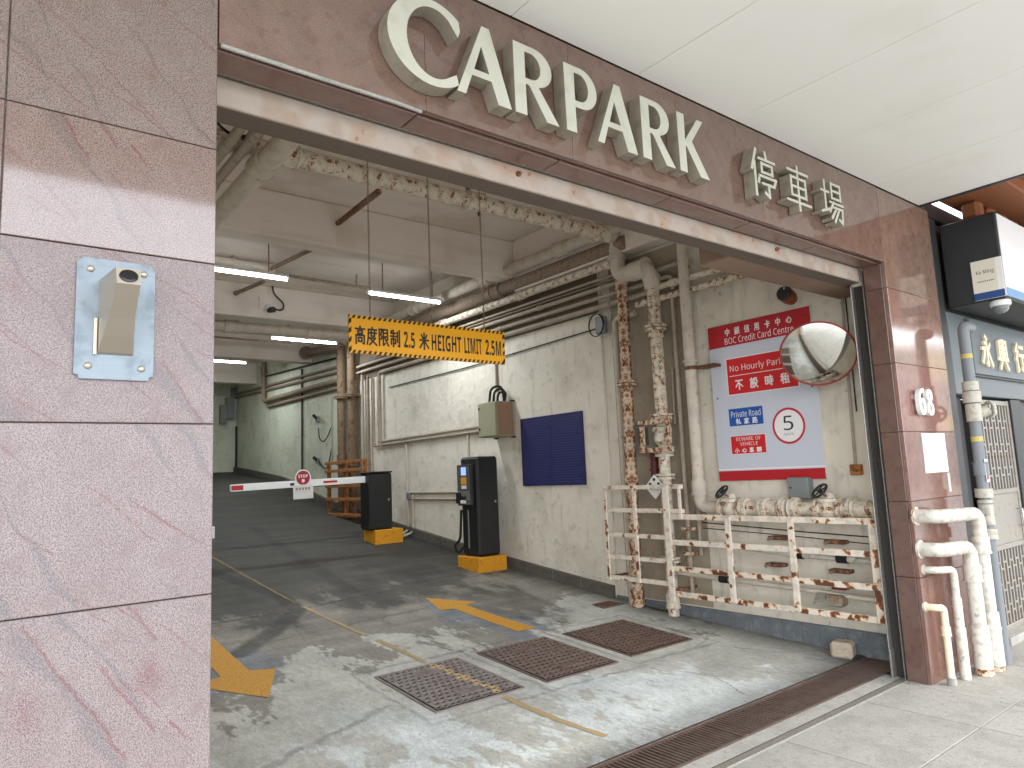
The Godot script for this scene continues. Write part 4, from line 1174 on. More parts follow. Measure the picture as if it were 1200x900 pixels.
	obj("lid_screw", bx(V(-0.04, -0.01, -0.01), V(-0.034, 0.01, 0.01)), M.dark_metal, jb)
	pipe("conduit dropping to the ticket machine", [V(5.9, 2.24, -7.95), V(5.9, 2.24, -8.55), V(5.9, 1.8, -8.55)], 0.018, M.pipe_cream, "", [], 0.07)
	pipe("slim conduit feeding the green junction box from above", [V(5.9, 3.2, -7.8), V(5.9, 2.75, -7.8)], 0.018, M.pipe_grey, "", [])

func fluor(label: String, x0: float, x1: float, y: float, z: float, rods: Array):
	var o := thing("fluorescent_light", label, "light", V((x0 + x1) / 2, y, z), 0.0, "fluorescent tubes under the car park ceiling")
	var h := (x1 - x0) / 2
	obj("batten", bx(V(-h, 0.02, -0.03), V(h, 0.06, 0.03), 0.006), M.white, o)
	for s in [-1, 1]:
		obj("tube_holder", bx(V(s * h - 0.02, -0.025, -0.018), V(s * h + 0.02, 0.024, 0.018), 0.005), M.white, o)
	obj("tube_lamp", tb([V(-h + 0.025, 0, 0), V(h - 0.025, 0, 0)], 0.02, 12), M.tube, o)
	for r in rods:
		obj("hanger_rod", tb([V(r, 0.06, 0), V(r, 4.69 - y, 0)], 0.008, 6), M.pipe_dark, o)
	var l := AreaLight3D.new()
	l.name = "tube_glow"
	l.area_size = Vector2(x1 - x0 - 0.06, 0.04)
	l.light_energy = 0.6
	l.light_color = Color(0.95, 0.98, 1.0)
	l.shadow_enabled = true
	l.area_range = 30.0
	o.add_child(l)
	l.position = V(0, -0.028, 0)
	l.rotation_degrees = Vector3(-90, 0, 0)

func build_interior():
	fluor("fluorescent tube nearest the left pillar", 2.0, 3.2, 4.16, -8.5, [0.35])
	fluor("fluorescent tube above the right half of the height limit sign", 4.29, 5.46, 4.13, -8.5, [-0.35, 0.45])
	fluor("fluorescent tube left of the height limit sign, above the barrier", 4.2, 5.42, 4.13, -12.0, [-0.3, 0.35])
	fluor("farthest fluorescent tube, by the two far wall boxes", 3.85, 5.05, 4.35, -16.0, [0.3])
	# height limit sign on its three chains
	var hw := 1548
	var hh := 308
	var im := image(hw, hh, c8(247, 176, 14))
	var st := 46.0
	for k in 36:
		var x := -20.0 + k * st
		for e in [[0.0, 26.0], [hh - 26.0, float(hh)]]:
			fill_poly(im, [Vector2(x + (16 if e[0] == 0.0 else 16), e[0]), Vector2(x + 38, e[0]), Vector2(x + 22, e[1]), Vector2(x, e[1])], c8(22, 20, 18))
	for k in 4:
		for xx in [0.0, hw - 24.0]:
			fill_poly(im, [Vector2(xx, 40 + k * 76), Vector2(xx + 24, 20 + k * 76), Vector2(xx + 24, 58 + k * 76), Vector2(xx, 80 + k * 76)], c8(22, 20, 18))
	var ink := c8(24, 20, 24)
	var gx := 52.0
	for g in ["高", "度", "限", "制"]:
		glyph(im, g, Rect2(gx, 88, 92, 146), ink, 15)
		gx += 104
	words(im, "2.5", Rect2(492, 92, 106, 138), ink)
	glyph(im, "米", Rect2(642, 88, 92, 146), ink, 15)
	words(im, "HEIGHT", Rect2(762, 90, 304, 142), ink)
	words(im, "LIMIT", Rect2(1098, 90, 190, 142), ink)
	words(im, "2.5M", Rect2(1328, 90, 176, 142), ink)
	var hs := thing("height_sign", "yellow and black height limit sign hanging on three chains", "sign", V(3.155, 2.6, -5.05))
	obj("board", bx(V(-0.774, 0, -0.012), V(0.774, 0.308, 0.0), 0.001), M.plinth, hs)
	var q := Sh.new()
	q.quad(V(-0.7735, 0.0005, 0.0025), V(0.7735, 0.0005, 0.0025), V(0.7735, 0.3075, 0.0025), V(-0.7735, 0.3075, 0.0025), Vector3.BACK, [Vector2(0, 1), Vector2(1, 1), Vector2(1, 0), Vector2(0, 0)])
	obj("print", q, print_mat(im, 0.45), hs)
	var link := Sh.new()
	var lp := []
	for k in 13:
		var a := TAU * k / 12
		lp.append(V(0.0065 * cos(a), 0.016 * sin(a), 0))
	link.tube(lp, 0.0028, 5, false)
	var lm := link.mesh(M.pipe_dark)
	for x in [-0.582, -0.004, 0.555]:
		var ch := Sh.new()
		var top := 4.68 - 2.6
		var kk := 0
		var y := 0.315
		while y < top:
			ch.xf = Transform3D(Basis(Vector3.UP, PI / 2 * (kk % 2) + 0.4), V(x, y, -0.006))
			ch.tube(lp, 0.003, 4, false)
			y += 0.0265
			kk += 1
		obj("chain", ch, M.pipe_dark, hs)
		obj("chain_hook", tb([V(x, 0.29, -0.02), V(x, 0.305, -0.006)], 0.004, 6), M.pipe_dark, hs)
	# red and white information board
	var bw := 820
	var bh := 1150
	im = image(bw, bh, c8(206, 210, 222))
	var R := c8(182, 26, 38)
	var wh := c8(240, 238, 238)
	var X := func(u: float) -> float: return (u + 0.059) / 1.005 * bw
	var Y := func(v: float) -> float: return v * bh
	im.fill_rect(Rect2i(0, 0, bw, int(Y.call(0.145))), R)
	var g7 := ["中", "銀", "信", "用", "卡", "中", "心"]
	for k in 7:
		glyph(im, g7[k], Rect2(X.call(0.122 + k * 0.101), Y.call(0.030), 42, 54), wh, 6.5)
	words(im, "BOC Credit Card Centre", Rect2(X.call(0.115), Y.call(0.088), X.call(0.79) - X.call(0.115), 50), wh, false)
	im.fill_rect(Rect2i(int(X.call(0.105)), int(Y.call(0.224)), int(X.call(0.80) - X.call(0.105)), int(Y.call(0.463) - Y.call(0.224))), wh)
	im.fill_rect(Rect2i(int(X.call(0.115)), int(Y.call(0.230)), int(X.call(0.79) - X.call(0.115)), int(Y.call(0.457) - Y.call(0.230))), c8(214, 30, 36))
	words(im, "No Hourly Parking", Rect2(X.call(0.143), Y.call(0.270), X.call(0.77) - X.call(0.143), 62), wh, false)
	im.fill_rect(Rect2i(int(X.call(0.133)), int(Y.call(0.338)), int(X.call(0.775) - X.call(0.133)), 5), wh)
	var g4 := ["不", "設", "時", "租"]
	for k in 4:
		glyph(im, g4[k], Rect2(X.call(0.19 + k * 0.148), Y.call(0.368), 62, 72), wh, 10)
	im.fill_rect(Rect2i(int(X.call(0.096)), int(Y.call(0.548)), int(X.call(0.437) - X.call(0.096)), int(Y.call(0.658) - Y.call(0.548))), c8(18, 84, 168))
	words(im, "Private Road", Rect2(X.call(0.118), Y.call(0.562), X.call(0.415) - X.call(0.118), 48), wh, false)
	var g3 := ["私", "家", "路"]
	for k in 3:
		glyph(im, g3[k], Rect2(X.call(0.165 + k * 0.082), Y.call(0.612), 40, 42), wh, 6)
	im.fill_rect(Rect2i(int(X.call(0.096)) - 4, int(Y.call(0.722)) - 4, int(X.call(0.44) - X.call(0.096)) + 8, int(Y.call(0.834) - Y.call(0.722)) + 8), wh)
	im.fill_rect(Rect2i(int(X.call(0.096)), int(Y.call(0.722)), int(X.call(0.44) - X.call(0.096)), int(Y.call(0.834) - Y.call(0.722))), c8(206, 28, 36))
	words(im, "BEWARE OF", Rect2(X.call(0.15), Y.call(0.730), X.call(0.395) - X.call(0.15), 25), wh, false)
	words(im, "VEHICLE", Rect2(X.call(0.185), Y.call(0.762), X.call(0.362) - X.call(0.185), 25), wh, false)
	g4 = ["小", "心", "車", "輛"]
	for k in 4:
		glyph(im, g4[k], Rect2(X.call(0.128 + k * 0.073), Y.call(0.796), 38, 36), wh, 5.5)
	var cc := Vector2(X.call(0.665), Y.call(0.684))
	ring(im, cc, Vector2.ZERO, Vector2(121, 124), wh)
	ring(im, cc, Vector2(106, 109), Vector2(121, 124), c8(196, 26, 38))
	words(im, "5", Rect2(cc.x - 37, cc.y - 68, 72, 98), c8(28, 28, 30), false)
	words(im, "km/h", Rect2(cc.x - 34, cc.y + 44, 66, 22), c8(150, 150, 150), false)
	im.fill_rect(Rect2i(0, int(Y.call(0.932)) - 8, bw, 8), wh)
	im.fill_rect(Rect2i(0, int(Y.call(0.939)), bw, bh), R)
	var sg := thing("information_sign", "red and white car park information sign on the right wall", "sign", V(W, 1.446, -3.709))
	obj("board", bx(V(-0.03, 0, -0.545), V(-0.001, 1.53, 0.545), 0.001), M.white, sg)
	q = Sh.new()
	q.quad(V(-0.0325, 0.0005, -0.5445), V(-0.0325, 0.0005, 0.5445), V(-0.0325, 1.5295, 0.5445), V(-0.0325, 1.5295, -0.5445), Vector3.LEFT, [Vector2(0, 1), Vector2(1, 1), Vector2(1, 0), Vector2(0, 0)])
	obj("print", q, print_mat(im, 0.5), sg)
	for s in [[-0.49, 0.81], [0.5, 0.81], [0.5, 1.46], [-0.5, 1.46]]:
		obj("screw", tb([V(-0.032, s[1], s[0]), V(-0.037, s[1], s[0])], 0.008, 8), M.dark_metal, sg)
	# blue notice with rows of faint small print
	im = image(512, 384, c8(26, 29, 84))
	var rg := RandomNumberGenerator.new()
	rg.seed = 4
	for col in 2:
		for r in 26:
			var x := 20.0 + col * 250
			var y := 18.0 + r * 13.8
			var lim := x + 225 - (rg.randf() * 60 if r % 4 == 3 else 6.0)
			while x < lim:
				var wd := rg.randf_range(4, 20)
				im.fill_rect(Rect2i(int(x), int(y), int(wd), 3), c8(62, 66, 120))
				x += wd + 4
	var bn := thing("blue_notice", "dark blue notice board with faint rows of small print", "notice board", V(W - 0.03, 1.44, -6.71))
	obj("board", bx(V(-0.02, 0, -0.6), V(-0.001, 0.885, 0.585), 0.002), mat(c8(26, 29, 84), 0.6), bn)
	q = Sh.new()
	q.quad(V(-0.0225, 0.001, -0.599), V(-0.0225, 0.001, 0.584), V(-0.0225, 0.884, 0.584), V(-0.0225, 0.884, -0.599), Vector3.LEFT, [Vector2(0, 1), Vector2(1, 1), Vector2(1, 0), Vector2(0, 0)])
	obj("print", q, print_mat(im, 0.6), bn)
	# convex mirror
	var mp := V(5.52, 2.47, -2.92)
	var mi := thing("convex_mirror", "round convex traffic mirror with a red rim beside the sign", "mirror", mp)
	var view := (V(0, 1.6, 0) - mp).normalized()
	var nrm := (view - Vector3.UP * 0.62 + V(-0.1, 0, 0)).normalized()
	var bas := Basis(Quaternion(Vector3.UP, nrm))
	var ms := Sh.new()
	ms.xf = Transform3D(bas, Vector3.ZERO)
	var prof := []
	var rc := 0.75
	for k in 11:
		var r := 0.287 * k / 10.0
		prof.append([r, sqrt(rc * rc - r * r) - sqrt(rc * rc - 0.287 * 0.287)])
	for k in 10:
		for s in 48:
			var a0 := TAU * s / 48
			var a1 := TAU * (s + 1) / 48
			var pt := func(r: float, y: float, a: float) -> Vector3: return V(r * cos(a), y, r * sin(a))
			var nn := func(r: float, a: float) -> Vector3: return V(r * cos(a), sqrt(rc * rc - r * r), r * sin(a)).normalized()
			var r0: float = prof[k][0]
			var r1: float = prof[k + 1][0]
			var y0: float = prof[k][1]
			var y1: float = prof[k + 1][1]
			ms.tri(pt.call(r0, y0, a0), pt.call(r1, y1, a0), pt.call(r1, y1, a1), nn.call(r0, a0), nn.call(r1, a0), nn.call(r1, a1))
			if k > 0:
				ms.tri(pt.call(r0, y0, a0), pt.call(r1, y1, a1), pt.call(r0, y0, a1), nn.call(r0, a0), nn.call(r1, a1), nn.call(r0, a1))
	obj("mirror_glass", ms, mat(Color(0.92, 0.92, 0.9), 0.08, 1.0), mi)
	var rim := Sh.new()
	var rp := []
	for k in 49:
		rp.append(bas * V(0.29 * cos(TAU * k / 48), 0, 0.29 * sin(TAU * k / 48)))
	rim.tube(rp, 0.0075, 8, false)
	obj("rim", rim, mat(c8(140, 40, 36), 0.5), mi)
	var bk := Sh.new()
	bk.xf = Transform3D(bas, Vector3.ZERO)
	bk.lathe([[0.285, -0.003], [0.2, -0.03], [0.06, -0.045], [0.0, -0.045]], 32)
	obj("back_shell", bk, M.dark_metal, mi)
	var jn := -nrm * 0.05
	obj("wall_arm", tb(bent([jn, jn - nrm * 0.1 + V(0.05, 0.05, 0.02), V(0.43, 0.14, 0.1)], 0.06), 0.014, 10), M.dark_metal, mi)
	# amber lamp hanging from the soffit
	var al := thing("amber_lamp", "rusty amber warning lamp hanging under the entrance beam", "lamp", V(5.6, 3.06, -3.25))
	obj("stem", tb([V(0.03, 0.03, 0.03), V(0.03, 0.22, 0.03)], 0.012, 8), M.box_grey, al)
	var ab := Sh.new()
	ab.xf = Transform3D(Basis(Vector3.FORWARD, 1.9), V(0.06, 0, 0.02))
	ab.lathe([[0.0, -0.02], [0.062, -0.02], [0.068, 0.01], [0.066, 0.06], [0.05, 0.11], [0.02, 0.14], [0.0, 0.145]], 18)
	obj("lens", ab, mat(c8(126, 62, 26), 0.4), al)
	var ac := Sh.new()
	ac.xf = Transform3D(Basis(Vector3.FORWARD, 1.9), V(0.06, 0, 0.02))
	ac.lathe([[0.0, -0.05], [0.06, -0.05], [0.07, -0.03], [0.07, -0.021], [0.0, -0.021]], 18)
	obj("cap", ac, M.dark_metal, al)
	# small boxes on the near wall
	var gb := thing("grey_box", "small grey electrical box under the information sign", "electrical box", V(W, 1.275, -3.4))
	obj("case", bx(V(-0.1, 0, -0.1), V(-0.001, 0.19, 0.1), 0.008), M.box_grey, gb)
	obj("cover", bx(V(-0.107, 0.008, -0.09), V(-0.101, 0.182, 0.09), 0.003), M.box_grey, gb)
	obj("knob", tb([V(-0.107, 0.1, -0.06), V(-0.115, 0.1, -0.06)], 0.009, 8), M.dark_metal, gb)
	var sw := thing("wall_switch", "rusty orange switch box at the end of a conduit by the guide rail", "switch", V(W, 1.47, -2.9))
	obj("case", bx(V(-0.045, 0, -0.05), V(-0.001, 0.09, 0.05), 0.008), M.orange, sw)
	obj("button", tb([V(-0.045, 0.045, 0), V(-0.055, 0.045, 0)], 0.016, 10), M.old_rust, sw)
	pipe("pale conduit down to the rusty switch box", [V(5.92, 3.2, -2.86), V(5.92, 2.55, -2.88), V(5.92, 1.56, -2.9)], 0.013, M.pipe_grey, "", [[0, 0.4, 1]])
	pipe("thin dark wire beside the switch conduit", [V(5.93, 3.2, -2.84), V(5.93, 2.0, -2.85)], 0.006, M.wire, "", [], -1, "wire", "wire")
	var mb := thing("meter_box", "grey meter box with a dark window between the two risers", "meter box", V(W, 1.76, -5.12))
	obj("case", bx(V(-0.08, 0, -0.15), V(-0.001, 0.35, 0.15), 0.01), mat(c8(136, 132, 122), 0.6), mb)
	obj("window", bx(V(-0.085, 0.09, -0.1), V(-0.081, 0.28, 0.04), 0.001), mat(c8(82, 78, 66), 0.3), mb)
	pipe("dark red stub of pipe behind the cage posts", [V(5.86, 1.78, -5.02), V(5.86, 1.45, -5.02)], 0.04, mat(c8(92, 34, 34), 0.6), "", [[0, 0.6, 1]])
	var rb := thing("round_junction_box", "round white junction box wrapped in a coil of wire above the slim tan pipe", "junction box", V(W - 0.03, 3.29, -5.7))
	obj("case", bx(V(-0.07, -0.1, -0.075), V(-0.001, 0.1, 0.075), 0.012), M.box_grey, rb)
	var coil := []
	for k in 40:
		var a := TAU * k / 18.0
		coil.append(V(-0.08 - 0.0006 * k, 0.135 * sin(a), -0.03 + 0.12 * cos(a)))
	obj("wire_coil", tb(coil, 0.005, 6), M.wire, rb)
	# green junction box
	var gj := thing("junction_box", "olive green steel junction box on the wall above the ticket machine", "junction box", V(W - 0.03, 2.11, -7.62))
	obj("case", bx(V(-0.3, 0, -0.25), V(-0.02, 0.47, 0.16), 0.006), M.box_green, gj)
	obj("door", bx(V(-0.315, 0.012, -0.24), V(-0.301, 0.458, 0.15), 0.004), again(M.box_green, Color(0.62, 0.61, 0.5)), gj)
	obj("side_rust", bx(V(-0.28, 0.02, 0.1605), V(-0.03, 0.45, 0.163)), M.box_rust, gj)
	for y in [0.1, 0.38]:
		obj("latch", bx(V(-0.325, y, -0.225), V(-0.3155, y + 0.03, -0.2), 0.002), M.dark_metal, gj)
	for zz in [-0.24, 0.15]:
		for y in [-0.02, 0.47]:
			obj("mounting_lug", bx(V(-0.06, y, zz), V(-0.001, y + 0.02, zz + 0.03)), M.dark_metal, gj)
	for k in 3:
		obj("cable_loop", tb(bent([V(-0.22 + 0.07 * k, 0.47, -0.1), V(-0.2 + 0.06 * k, 0.68 - 0.03 * k, -0.08), V(-0.12 + 0.04 * k, 0.7 - 0.04 * k, 0.06), V(-0.1, 0.47, 0.08)], 0.14), 0.017, 8), M.rubber, gj)
	# ticket machine on its yellow plinth
	var zf := -7.6
	var tm := thing("ticket_machine", "tall black ticket machine with a small lit screen", "ticket machine", V(5.57, fl(-7.8) - 0.04 + 0.21, -7.83))
	obj("cabinet", bx(V(-0.18, 0, -0.2), V(0.17, 1.3, 0.2), 0.03), M.black, tm)
	obj("control_panel", bx(V(-0.235, 0.66, -0.2), V(-0.181, 1.2, 0.12), 0.008), M.dark_metal, tm)
	obj("panel_face", bx(V(-0.241, 0.87, -0.18), V(-0.2355, 1.18, 0.1), 0.002), mat(c8(92, 92, 88), 0.5, 0.3), tm)
	obj("lower_face", bx(V(-0.241, 0.675, -0.18), V(-0.2355, 0.86, 0.1), 0.002), mat(c8(120, 120, 116), 0.5, 0.3), tm)
	var scr := mat(c8(120, 140, 230), 0.3)
	scr.emission_enabled = true
	scr.emission = c8(110, 135, 255)
	scr.emission_energy_multiplier = 0.3
	obj("screen", bx(V(-0.246, 1.06, -0.08), V(-0.2415, 1.165, 0.03), 0.001), scr, tm)
	obj("yellow_label", bx(V(-0.246, 0.94, -0.09), V(-0.2415, 1.035, 0.035), 0.001), mat(c8(222, 156, 40), 0.6), tm)
	obj("white_label", bx(V(-0.246, 0.88, -0.08), V(-0.2415, 0.925, 0.035), 0.001), M.white, tm)
	obj("ticket_slot", bx(V(-0.27, 0.69, -0.19), V(-0.242, 0.83, -0.1), 0.005), M.black_plastic, tm)
	obj("card_reader", bx(V(-0.262, 0.74, -0.07), V(-0.242, 0.79, 0.01), 0.004), M.black_plastic, tm)
	obj("ticket_tray", bx(V(-0.28, 0.69, -0.07), V(-0.242, 0.73, 0.02), 0.004), M.white, tm)
	obj("push_button", tb([V(-0.242, 0.72, 0.06), V(-0.256, 0.72, 0.06)], 0.014, 10), M.black_plastic, tm)
	obj("cable_hose", tb(bent([V(-0.2, 0.6, -0.17), V(-0.21, 0.2, -0.2), V(-0.22, 0.12, -0.34), V(-0.2, 0.02, -0.28), V(-0.17, 0.1, -0.19)], 0.09), 0.018, 8), M.rubber, tm)
	obj("door_seam", bx(V(-0.14, 0.08, 0.2002), V(0.13, 0.088, 0.2018)), M.gutter, tm)
	obj("door_seam", bx(V(0.124, 0.09, 0.2002), V(0.13, 1.24, 0.2018)), M.gutter, tm)
	obj("door_lock", tb([V(0.1, 0.7, 0.2), V(0.1, 0.7, 0.207)], 0.016, 12), M.steel, tm)
	obj("vent_strip", bx(V(-0.184, 0.1, -0.05), V(-0.1805, 0.6, -0.02)), M.box_grey, tm)
	var pl := thing("yellow_plinth", "yellow painted plinth under the ticket machine", "plinth", V(5.57, fl(-7.8) - 0.14, -7.83))
	obj("block", bx(V(-0.235, 0, -0.245), V(0.225, 0.31, 0.245), 0.01), M.plinth, pl)
	# barrier
	var zb := -10.05
	var fb := fl(zb)
	var br := thing("barrier_gate", "black parking barrier cabinet with its white arm lowered", "barrier", V(5.17, fb + 0.19, zb))
	obj("cabinet", bx(V(-0.2, 0, -0.17), V(0.19, 0.86, 0.17), 0.025), M.black, br)
	obj("lid", bx(V(-0.205, 0.862, -0.175), V(0.195, 0.885, 0.175), 0.012), M.black_plastic, br)
	obj("door_seam", bx(V(-0.17, 0.06, 0.1702), V(0.16, 0.067, 0.1718)), M.gutter, br)
	obj("door_seam", bx(V(-0.17, 0.068, 0.1702), V(-0.163, 0.8, 0.1718)), M.gutter, br)
	obj("door_lock", tb([V(0.12, 0.45, 0.17), V(0.12, 0.45, 0.177)], 0.016, 12), M.steel, br)
	var arm := obj("arm", bx(V(-2.05, -0.048, -0.03), V(0.0, 0.052, 0.03), 0.006), M.white, br)
	arm.position = V(-0.16, 0.77, 0.0)
	arm.rotation.z = 0.022
	obj("red_mark", bx(V(-2.04, -0.03, 0.0302), V(-1.88, 0.035, 0.032)), M.red, arm)
	obj("red_mark", bx(V(-0.72, -0.012, 0.0302), V(-0.5, 0.02, 0.032)), M.red, arm)
	obj("edge_strip", bx(V(-2.05, -0.056, -0.03), V(-0.0, -0.049, 0.03)), M.black_plastic, arm)
	obj("clamp", bx(V(-1.22, -0.02, 0.0302), V(-1.16, 0.02, 0.034)), M.dark_metal, arm)
	im = image(256, 256, c8(222, 222, 222))
	ring(im, Vector2(128, 128), Vector2.ZERO, Vector2(110, 110), c8(152, 28, 40))
	words(im, "STOP", Rect2(52, 78, 152, 48), c8(236, 226, 226))
	glyph(im, "停", Rect2(104, 146, 48, 54), c8(236, 226, 226), 8)
	var ds := Sh.new()
	var dq := Sh.new()
	var cp := PackedVector2Array()
	for k in 32:
		cp.append(Vector2(cos(TAU * k / 32), sin(TAU * k / 32)) * 0.12)
	ds.prism(cp, 0.034, 0.038)
	for k in range(1, 31):
		var ua := func(p: Vector2) -> Vector2: return Vector2(0.5 + p.x / 0.24, 0.5 - p.y / 0.24)
		dq.tri(V(cp[0].x, cp[0].y, 0.0395), V(cp[k].x, cp[k].y, 0.0395), V(cp[k + 1].x, cp[k + 1].y, 0.0395), Vector3.BACK, Vector3.BACK, Vector3.BACK, ua.call(cp[0]), ua.call(cp[k]), ua.call(cp[k + 1]))
	var disc := obj("stop_disc", ds, M.white, arm)
	disc.position = V(-1.03, 0.085, 0)
	obj("stop_print", dq, print_mat(im), disc)
	im = image(128, 96, c8(206, 204, 200))
	for k in 5:
		im.fill_rect(Rect2i(14 + k * 20, 18, 15, 18), c8(150, 128, 128))
		im.fill_rect(Rect2i(14 + k * 20, 46, 16, 4), c8(176, 170, 168))
	var pq := Sh.new()
	pq.quad(V(-1.18, -0.215, 0.0415), V(-0.885, -0.215, 0.0415), V(-0.885, -0.015, 0.0415), V(-1.18, -0.015, 0.0415), Vector3.BACK, [Vector2(0, 1), Vector2(1, 1), Vector2(1, 0), Vector2(0, 0)])
	var plt := obj("notice_plate", bx(V(-1.182, -0.217, 0.036), V(-0.883, -0.013, 0.04)), M.white, arm)
	obj("notice_print", pq, print_mat(im), plt)
	var pb := thing("yellow_plinth", "yellow painted plinth under the black barrier cabinet", "plinth", V(5.28, fb - 0.12, zb))
	obj("block", bx(V(-0.24, 0, -0.2), V(0.24, 0.31, 0.2), 0.01), M.plinth, pb)
	# orange guard round the far risers
	var og := thing("pipe_guard", "orange pipe guard rails round the risers behind the barrier", "guard rail", V(5.62, 1.0, -12.1))
	for zz in [-0.75, 0.0, 0.78]:
		obj("post", bx(V(-0.03, -0.05, zz - 0.03), V(0.03, 0.98, zz + 0.03), 0.004), M.orange, og)
	for y in [0.0, 0.28, 0.52, 0.8, 0.95]:
		obj("rail", bx(V(-0.075, y - 0.025, -0.78), V(-0.0315, y + 0.03, 0.81), 0.004), M.orange, og)
	# far wall boxes, bullet camera, beam camera
	for b in [["larger far wall box, right of the pair", 5.72, 3.4, 0.2, 0.58], ["smaller far wall box, left of the pair", 5.55, 3.27, 0.16, 0.5]]:
		var o := thing("switch_box", b[0], "electrical box", V(b[1], b[2], -19.6))
		obj("case", bx(V(-b[3] / 2, 0, 0.001), V(b[3] / 2, b[4], 0.2), 0.01), M.box_green, o)
		obj("door", bx(V(-b[3] / 2 + 0.01, 0.02, 0.201), V(b[3] / 2 - 0.01, b[4] - 0.02, 0.21), 0.003), M.box_grey, o)
	var fbx := thing("switch_box", "small square box high on the far wall above the pair", "electrical box", V(5.87, 3.98, -19.6))
	obj("case", bx(V(-0.1, 0, 0.001), V(0.06, 0.28, 0.1), 0.01), M.box_green, fbx)
	obj("door", bx(V(-0.09, 0.02, 0.101), V(0.05, 0.26, 0.106), 0.002), M.box_grey, fbx)
	var bc := thing("security_camera", "small security camera with a curly cable on the second ceiling beam", "camera", V(3.73, 4.33, -10.745))
	obj("back_plate", bx(V(-0.15, -0.02, -0.004), V(0.03, 0.17, 0.02), 0.003), M.ceiling, bc)
	obj("camera_body", tb([V(0.0, -0.03, 0.02), V(0.02, -0.05, 0.16)], 0.045, 14), M.black_plastic, bc)
	obj("white_collar", tb([V(-0.03, 0.02, 0.02), V(-0.02, 0.0, 0.08)], 0.04, 12), M.white, bc)
	obj("camera_cable", tb(bent([V(0.02, 0.02, 0.02), V(0.2, -0.03, 0.03), V(0.24, 0.09, 0.03), V(0.06, 0.24, 0.03), V(0.05, 0.4, 0.03)], 0.1), 0.012, 8), M.wire, bc)
	for b in [["upper bullet camera on the far ramp wall", 2.92], ["lower bullet camera on the far ramp wall", 2.05]]:
		var o := thing("security_camera", b[0], "camera", V(5.93, b[1], -14.05))
		obj("mount", bx(V(-0.06, -0.06, -0.05), V(-0.001, 0.06, 0.05), 0.008), M.box_grey, o)
		obj("camera_body", tb([V(-0.06, 0.02, 0), V(-0.15, 0.06, 0.1)], 0.035, 12), M.black_plastic, o)
	var lw := thing("warning_box", "small white box peeping out beside the left pillar", "box", V(2.63, fl(-9.9) + 0.35, -9.9))
	obj("case", bx(V(-0.2, -0.06, -0.1), V(0.1, 0.1, 0.0), 0.01), M.white, lw)
	obj("foot", bx(V(-0.1, -0.5, -0.08), V(-0.02, -0.061, -0.02)), M.dark_metal, lw)

